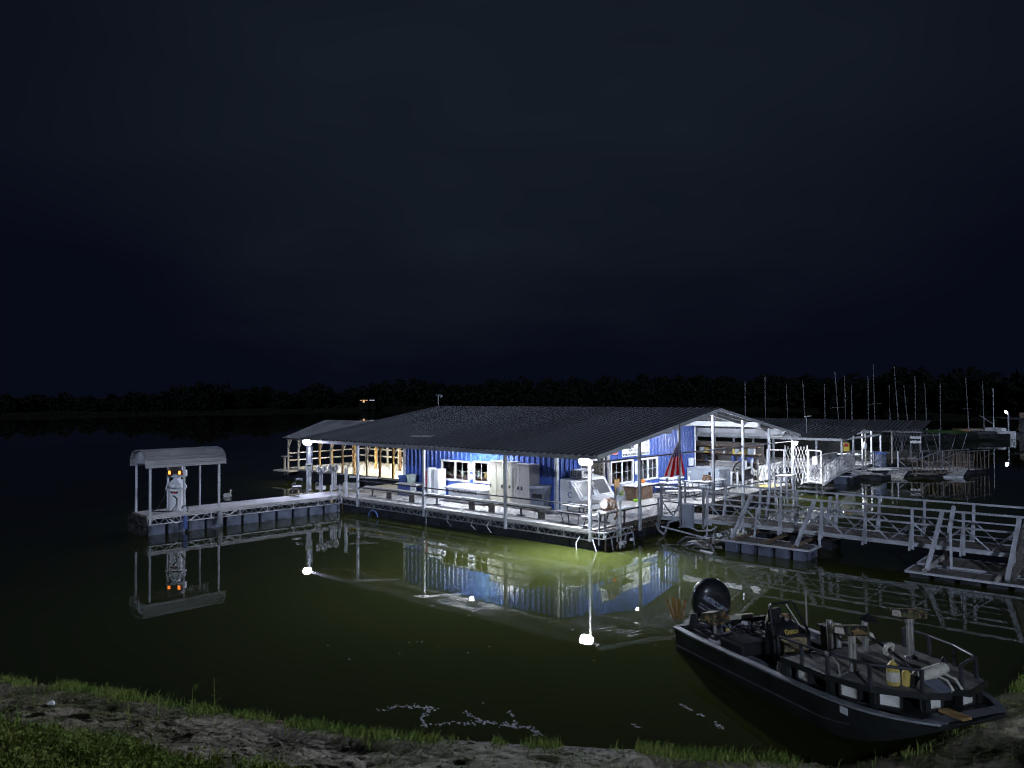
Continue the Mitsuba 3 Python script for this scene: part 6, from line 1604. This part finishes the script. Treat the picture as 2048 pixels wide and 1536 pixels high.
part(om, 'midsection', MB(OM).hull([(-.16, -.09, -.44), (.18, -.09, -.44), (-.16, .09, -.44), (.18, .09, -.44), (-.14, -.05, -1.05), (.12, -.05, -1.05), (-.14, .05, -1.05), (.12, .05, -1.05)], .02), 'cowl_black', 40)
part(om, 'clamp', MB(OM).box(.12, .46, -.2, .2, -.66, -.44), 'black_plastic')
# seats
def boat_seat(label, X, Y, z0, z1, kind, yaw=0.0, m='camo'):
    t = thing('boat_seat', label, 'boat seat', 'pedestal seats on the boat')
    for dy in ((-.035, .035) if kind == 'bench' else (0,)):
        part(t, 'pedestal', B().tube([(X, Y + dy, z0), (X, Y + dy, z1)], .032, 10), 'alloy', True)
    part(t, 'base_plate', B().lathe([(0, z0 + .002), (.1, z0 + .002), (.09, z0 + .02), (0, z0 + .03)], (X, Y, 0), 14), 'dark_steel')
    M = BM @ frame((X, Y, z1), yaw)
    if kind == 'bench':
        part(t, 'cushion', MB(M).hull([(-.08, -.27, .05), (.09, -.25, .06), (-.08, .26, -.0), (.09, .27, -.02), (-.09, -.29, .13), (.08, -.27, .15), (-.09, .25, .06), (.08, .27, .06)], .035), m, True)
        part(t, 'side_panel', MB(M).hull([(-.06, -.325, .07), (.07, -.315, .07), (-.05, -.33, .14), (.06, -.32, .15), (0, -.31, .1)], .012), 'cream_plastic', True)
    else:
        part(t, 'cushion', MB(M).hull([(-.2, -.2, 0), (.2, -.2, 0), (-.2, .2, 0), (.2, .2, 0), (-.19, -.19, .07), (.19, -.19, .07), (-.19, .19, .07), (.19, .19, .07)], .025), m, True)
        part(t, 'backrest', MB(M).hull([(-.2, -.19, .08), (-.2, .19, .08), (-.16, -.17, .14), (-.16, .17, .14), (.12, -.19, .12), (.12, .19, .12), (.1, -.16, .19), (.1, .16, .19)], .02), m, True)
    return t


boat_seat('folded camouflage seat on a pole at the left rear of the boat', .62, -.62, .41, .72, 'fold', .4)
boat_seat('folded camouflage seat on a pole at the right rear of the boat', 1.30, .42, .41, .72, 'fold', -.3)
boat_seat('low dark pedestal seat in the middle of the boat front deck', 4.35, -.66, .80, 1.38, 'bench', .25)
boat_seat('tall pedestal seat with an orange patch at the right of the boat front deck', 4.10, .76, .80, 1.44, 'bench', .15)
# loose gear
t = thing('tall_case', 'dark upright case with silver tubes standing behind the front deck', 'case')
part(t, 'body', B().rbox(2.9, 3.15, -.02, .25, .12, 1.10, .03), 'black_plastic', 30); part(t, 'lid', B().box(2.87, 3.18, -.05, .28, 1.10, 1.13), 'dark_steel')
for i, (X, Y, z) in enumerate(((3.2, -.06, 1.27), (3.22, .1, 1.2))): part(t, 'tube', B().tube([(X, Y, .14), (X, Y, z)], .05, 10), 'alloy', True)
t = thing('rod_tubes', 'pair of silver upright tubes with a dark cap near the middle of the boat', 'tube holder')
part(t, 'tube', B().tube([(3.52, .42, .8), (3.52, .42, 1.36)], .03, 10), 'alloy', True); part(t, 'tube', B().tube([(3.58, .33, .8), (3.58, .33, 1.3)], .042, 10), 'alloy', True)
part(t, 'cap', B().hull([(3.48, .3, 1.32), (3.64, .3, 1.30), (3.48, .62, 1.28), (3.64, .6, 1.26), (3.55, .45, 1.42)]), 'black_plastic')
part(t, 'strap', B().tube([(3.3, -.05, 1.1), (3.35, .05, .95), (3.4, .2, .95), (3.45, .3, 1.1)], .02, 6), 'black_plastic')
t = thing('trolling_motor', 'white and black trolling motor lying along the boat front deck', 'trolling motor')
part(t, 'head', B().hull([(3.36, .36, 1.0), (3.36, .54, 1.0), (3.56, .36, .98), (3.56, .54, .98), (3.38, .38, 1.08), (3.38, .52, 1.08), (3.53, .38, 1.06), (3.53, .52, 1.06), (3.42, .4, .92)], .018), 'cream_plastic', True)
part(t, 'shaft', B().tube([(3.52, .44, 1.03), (4.13, .28, .98), (4.75, .10, .88), (5.15, .08, .86)], .024, 8), 'black_plastic', True)
part(t, 'collar', B().tube([(4.12 + .04 * math.sin(q), .28 + .075 * math.cos(q), .99 + .085 * math.sin(q)) for q in np.linspace(0, 2 * math.pi, 20)], .036, 8), 'cream_plastic', True)
part(t, 'mount', B().hull([(4.2, .2, .81), (5.3, -.1, .81), (4.2, .32, .81), (5.3, .06, .81), (4.3, .24, .85), (5.2, 0, .85)]), 'dark_steel')
part(t, 'hook', B().tube([(4.2, .27, .9), (4.24, .25, .86), (4.22, .2, .80)], .016, 6), 'cream_plastic')
part(t, 'lower_unit', B().hull([(5.20, -.30, .95), (5.18, .22, 1.0), (5.24, -.05, .98)], .085), 'cream_plastic', True)
part(t, 'fin', B().hull([(5.24, -.28, .90), (5.5, -.20, .80), (5.52, -.02, .80), (5.3, -.02, .90)], .015), 'bin_grey')
for s in (-.02, .14): part(t, 'prong', B().tube([(5.28, s, .95), (5.44, s + .02, .92), (5.52, s + .04, .80)], .018, 7), 'cream_plastic', True)
part(t, 'propeller', B().hull([(5.14, .30, 1.12), (5.2, .27, .98), (5.12, .25, .98)], .03).hull([(5.2, -.40, .80), (5.26, -.36, .95), (5.18, -.36, .95)], .03), 'black_plastic')
t = thing('yellow_canister', 'large yellow cream canister standing on the boat front deck', 'canister')
part(t, 'body', B().lathe([(.0, .803), (.085, .803), (.09, .83), (.09, 1.06), (.05, 1.11), (.02, 1.15), (0, 1.155)], (5.0, -.54, 0), 20), 'yellow_plastic', 40)
part(t, 'label_band', B().lathe([(.0915, .86), (.0915, 1.0)], (5.0, -.54, 0), 20), 'cream_plastic', True)
t = thing('yellow_bottle', 'slim yellow bottle beside the large canister on the boat', 'bottle')
part(t, 'body', B().lathe([(0, .803), (.055, .803), (.058, .83), (.058, .99), (.02, 1.03), (0, 1.03)], (5.10, -.40, 0), 16), 'yellow_plastic', 40)
part(t, 'cap', B().lathe([(.022, 1.03), (.022, 1.055), (0, 1.055)], (5.10, -.40, 0), 10), 'sign_white')
t = thing('kickstand', 'bent pale metal bracket on the front deck near the left railing', 'bracket')
part(t, 'rod', B().tube([(4.34, -1.06, 1.1), (4.36, -.95, .95), (4.36, -.93, .82)], .014, 6), 'alloy'); part(t, 'foot', B().bar((4.18, -.72, .815), (4.42, -.98, .815), .04, .02).bar((4.42, -.98, .815), (4.2, -.45, .812), .02), 'alloy')
t = thing('cable_heap', 'tangle of dark cables and a small lamp on the boat rear deck', 'cables')
g = np.random.default_rng(31)
for i in range(9):
    c = np.array([.75 + g.uniform(-.15, .2), .0 + g.uniform(-.25, .25), .43])
    r_ = g.uniform(.10, .26)
    pts = [(c[0] + r_ * math.cos(q) * (1 + .2 * math.sin(3 * q + i)), c[1] + r_ * math.sin(q) * (1 + .25 * math.cos(2 * q + i)), .43 + .10 * abs(math.sin(q * 1.5 + i)) + .012 * i) for q in np.linspace(0, 5.6, 26)]
    part(t, 'cable', B().tube(pts, .012, 6), ['black_plastic', 'rubber', 'dull_steel'][i % 3])
part(t, 'connector', B().cbox((.62, .12, .60), (.16, .1, .06), .5), 'sign_white'); part(t, 'lamp', B().ball((.62, -.32, .50), .05, 2), 'yellow_plastic', True)
t = thing('stern_bracket', 'black clamp bracket on the near stern corner of the boat', 'bracket')
part(t, 'post', B().hull([(.16, -.92, .5), (.32, -.92, .5), (.16, -.78, .5), (.32, -.78, .5), (.2, -.88, .78), (.28, -.82, .8)], .02), 'black_plastic'); part(t, 'arm', B().bar((.25, -.85, .60), (.55, -.7, .62), .06).ball((.5, -.72, .64), .05, 1), 'dark_steel')
t = thing('rod_rack', 'dark rod rack along the near gunwale of the boat', 'rod rack')
part(t, 'rail', B().bar((.55, -1.02, .56), (1.3, -1.04, .56), .05, .03).bar((.5, -.86, .57), (1.2, -.9, .57), .03), 'black_plastic')
for X in (.6, .8, 1.2): part(t, 'clip', B().bar((X, -1.03, .55), (X + .02, -.86, .58), .025), 'black_plastic')
t = thing('coiled_cable', 'thin cable looped on the side deck below the front deck', 'cable')
part(t, 'loop', B().tube([(3.9 + .22 * math.cos(q), -.86 + .10 * math.sin(q), .50 + .02 * math.sin(2 * q)) for q in np.linspace(0, 5.5, 26)], .008, 5), 'rubber')
t = thing('life_vest', 'dark bundle hung on the front deck corner post', 'bundle')
part(t, 'cloth', B().hull([(3.22, -1.08, .45), (3.32, -1.0, .5), (3.2, -1.12, .66), (3.3, -1.0, .68), (3.02, -1.0, .5), (3.05, -.9, .6)], .04), 'black_plastic', True)

# ------------------------------------------------------------------ grass, weeds, petals and stones on the bank
def blades(n, seed, pick, hmin, hmax, wid, lean=.45):
    g = np.random.default_rng(seed)
    rw = pick(g, n)
    r, wd = rw[:, 0], rw[:, 1]
    n = len(r)
    z = bank_z(r, wd) - .012
    base = np.concatenate([CAM[:2] + r[:, None] * R2 + wd[:, None] * F2, z[:, None]], 1)
    hgt = g.uniform(hmin, hmax, n) * (.5 + g.random(n))
    a = g.uniform(0, 2 * np.pi, n); bend = g.uniform(.1, lean, n) * hgt
    d = np.stack([np.cos(a), np.sin(a), 0 * a], 1); s = np.stack([-np.sin(a + .6), np.cos(a + .6), 0 * a], 1) * (wid * g.uniform(.6, 1.4, n))[:, None]
    m1 = base + d * (bend * .35)[:, None] + [0, 0, 1] * (hgt * .6)[:, None]
    tip = base + d * bend[:, None] + [0, 0, 1] * (hgt * .95)[:, None]
    v = np.stack([base - s, base + s, m1 + s * .7, m1 - s * .7, tip], 1).reshape(-1, 3)
    k = np.arange(n)[:, None] * 5
    f = np.concatenate([k + [0, 1, 2], k + [0, 2, 3], k + [3, 2, 4]], 0)
    return v, f


def clump_noise(r, wd, s, seed):
    return meshkit.fbm(np.stack([r * s, wd * s, 0 * r], -1), 3, seed)


def shore_pick(g, n):
    r = g.uniform(-11.5, 10.5, n)
    d = np.abs(g.normal(.08, .20, n)) - .06
    k = clump_noise(r, r * 0, 1.9, 8) + .3 * g.random(n) > np.where(r < -2, .58, .68)
    k &= ~((r > 3.9) & (r < 6.3) & (d < .25))
    return np.stack([r, shore_w(r) - d], 1)[k]


def turf_pick(g, n):
    r = g.uniform(-11.5, 10.5, n); d = g.uniform(.0, 4.2, n); wd = shore_w(r) - d
    p = CAM[:2] + r[:, None] * R2 + wd[:, None] * F2
    dens = clump_noise(p[:, 0], p[:, 1], .55, 3) * .6 + clump_noise(p[:, 0], p[:, 1], 2.2, 4) * .42 + np.where(r < -5.5, .06, 0) + np.where(r > 5.5, .10, 0)
    return np.stack([r, wd], 1)[dens + .34 * g.random(n) > .70]


def lush_pick(g, n):
    r = g.uniform(-10, -2.2, n); wd = g.uniform(8.4, 12.4, n)
    edge = np.interp(r, [-10, -8, -6.5, -5, -3.6, -2.2], [11.7, 11.2, 10.9, 10.5, 10.0, 9.4])
    k = wd < edge + .7 * (clump_noise(r, wd, 1.3, 6) - .5) 
    return np.stack([r, wd], 1)[k & (clump_noise(r, wd, 2.0, 9) + .2 * g.random(n) > .50)]


solo('shore_grass', blades(26000, 41, shore_pick, .05, .17, .006), 'leaf', 'fringe of fresh green grass along the water edge', 'grass', kind='stuff')
solo('bank_turf', blades(110000, 42, turf_pick, .012, .045, .0035, 1.0), 'leaf', 'short trampled turf in patches on the sandy bank', 'grass', kind='stuff')
solo('dry_grass', blades(60000, 43, turf_pick, .012, .04, .0035, 1.4), 'dry_leaf', 'dry straw coloured grass in the turf patches', 'grass', kind='stuff')
solo('lush_weeds', blades(60000, 44, lush_pick, .06, .22, .007, .9), 'leaf', 'taller lush green weeds at the lower left', 'weeds', kind='stuff')


def leafy(g, n):
    rw = lush_pick(g, n)
    z = bank_z(rw[:, 0], rw[:, 1]) + g.uniform(.02, .2, len(rw))
    return np.concatenate([CAM[:2] + rw[:, :1] * R2 + rw[:, 1:] * F2, z[:, None]], 1)


g = np.random.default_rng(45)
c = leafy(g, 26000); m = len(c)
rot = np.linalg.qr(g.normal(size=(m, 3, 3)))[0]
leafq = np.array([[-.5, 0, 0], [0, -.28, .05], [.5, 0, 0], [0, .28, .05]]) * .055
v = c[:, None] + leafq[None] @ rot * g.uniform(.6, 1.5, (m, 1, 1))
k = np.arange(m)[:, None] * 4
solo('broad_weeds', (v.reshape(-1, 3), np.concatenate([k + [0, 1, 2], k + [0, 2, 3]])), 'leaf', 'broad leaved weeds among the tall grass at the lower left', 'weeds', kind='stuff')
for i, (r, w_, hh) in enumerate(((-5.05, 11.9, .55), (-4.65, 11.75, .75), (-5.35, 11.4, .6), (-5.7, 11.2, .5))):
    t = thing('tall_weed', ['thin tall weed stalk on the bank, second from the left', 'tallest thin weed stalk standing on the bank at the left', 'thin weed stalk among the lush grass', 'leftmost thin weed stalk on the bank'][i], 'weed')
    p = plan(r, w_); z = float(bank_z(np.array([r]), np.array([w_]))[0])
    part(t, 'stalk', MB().tube([(*p, z - .02), (p[0] + .02, p[1] + .01, z + hh * .5), (p[0] + .05, p[1] - .01, z + hh)], [.007, .005, .003], 5), 'leaf')
    b = MB(); g = np.random.default_rng(60 + i)
    for j in range(12):
        q = np.array([p[0] + .03, p[1], z + hh * g.uniform(.15, .95)]); e = q + [g.uniform(-.12, .12), g.uniform(-.12, .12), g.uniform(.02, .1)]
        b.add([q, (q + e) / 2 + [0, .012, 0], e, (q + e) / 2 - [0, .012, 0]], [[0, 1, 2, 3]])
    part(t, 'leaves', b, 'leaf', kind='stuff')
# pale petals / foam flecks drifting near the shore
g = np.random.default_rng(50)
lines = [([(-2.24, 12.72), (-1.95, 12.9), (-1.55, 12.85), (-1.3, 12.75)], 60, .09), ([(-1.42, 12.75), (-1.5, 12.4), (-1.38, 12.05)], 34, .05), ([(-1.3, 12.15), (-.9, 12.2), (-.5, 12.25), (-.1, 12.15), (.3, 12.0), (.45, 11.75)], 110, .09), ([(-.85, 12.7), (-.68, 12.5), (-.55, 12.3)], 18, .05),
         ([(-.05, 12.65), (-.02, 12.3), (.05, 12.05)], 24, .06), ([(2.86, 12.95), (3.0, 12.6), (3.25, 12.2), (3.3, 12.0)], 34, .06), ([(1.9, 12.1), (2.0, 12.0)], 6, .08), ([(-3.3, 15.2), (3, 15.8)], 14, 1.6)]
vs, fs, n0 = [], [], 0
for pts, cnt, spread in lines:
    pts = np.array(pts)
    for s in g.random(cnt) * (len(pts) - 1):
        i = int(s); q = pts[i] + (pts[i + 1] - pts[i]) * (s - i) + g.normal(0, spread * .5, 2)
        if q[1] < shore_w(q[0]) + .05: continue
        p = plan(*q); rad = g.uniform(.009, .019)
        an = np.linspace(0, 2 * np.pi, 7)[:-1] + g.uniform(0, 1)
        ring = np.stack([p[0] + rad * np.cos(an) * 1.2, p[1] + rad * np.sin(an), np.full(6, .002)], 1)
        vs.append(np.vstack([ring, ring * [1, 1, 0] + [0, 0, .007], [[*p, .012]]]))
        j = np.arange(6); j2 = (j + 1) % 6
        fs.append(np.concatenate([np.stack([j, j2, j2 + 6], 1), np.stack([j, j2 + 6, j + 6], 1), np.stack([j + 6, j2 + 6, 0 * j + 12], 1)]) + n0); n0 += 13
solo('floating_petals', (np.vstack(vs), np.vstack(fs)), 'dock_concrete', 'trails of tiny pale petals floating near the bank', 'petals', kind='stuff')
# stones and clods
g = np.random.default_rng(70)
b = MB()
ico = trimesh.creation.icosphere(subdivisions=1, radius=1.0)
for i in range(700):
    r = g.uniform(-10, 10); wd = float(shore_w(r)) - abs(g.normal(.5, .9)); s = g.uniform(.006, .022) * (1 + 1.3 * (g.random() > .94))
    vtx = ico.vertices * (1 + .25 * g.normal(size=(len(ico.vertices), 1))) * s * [1.2, 1, .6]
    b.add(vtx + [*plan(r, wd), float(bank_z(np.array([r]), np.array([wd]))[0]) + .2 * s], ico.faces)
solo('bank_pebbles', b, 'brown_item', 'scattered pebbles and clods on the sandy bank', 'pebbles', kind='stuff')
p = plan(-7.65, 12.55)
solo('white_stone', MB().ball((*p, float(bank_z(np.array([-7.65]), np.array([12.55]))[0]) + .03), (.075, .06, .045), 2), 'sign_white', 'single white stone on the bank at the left', 'stone', smooth=True)
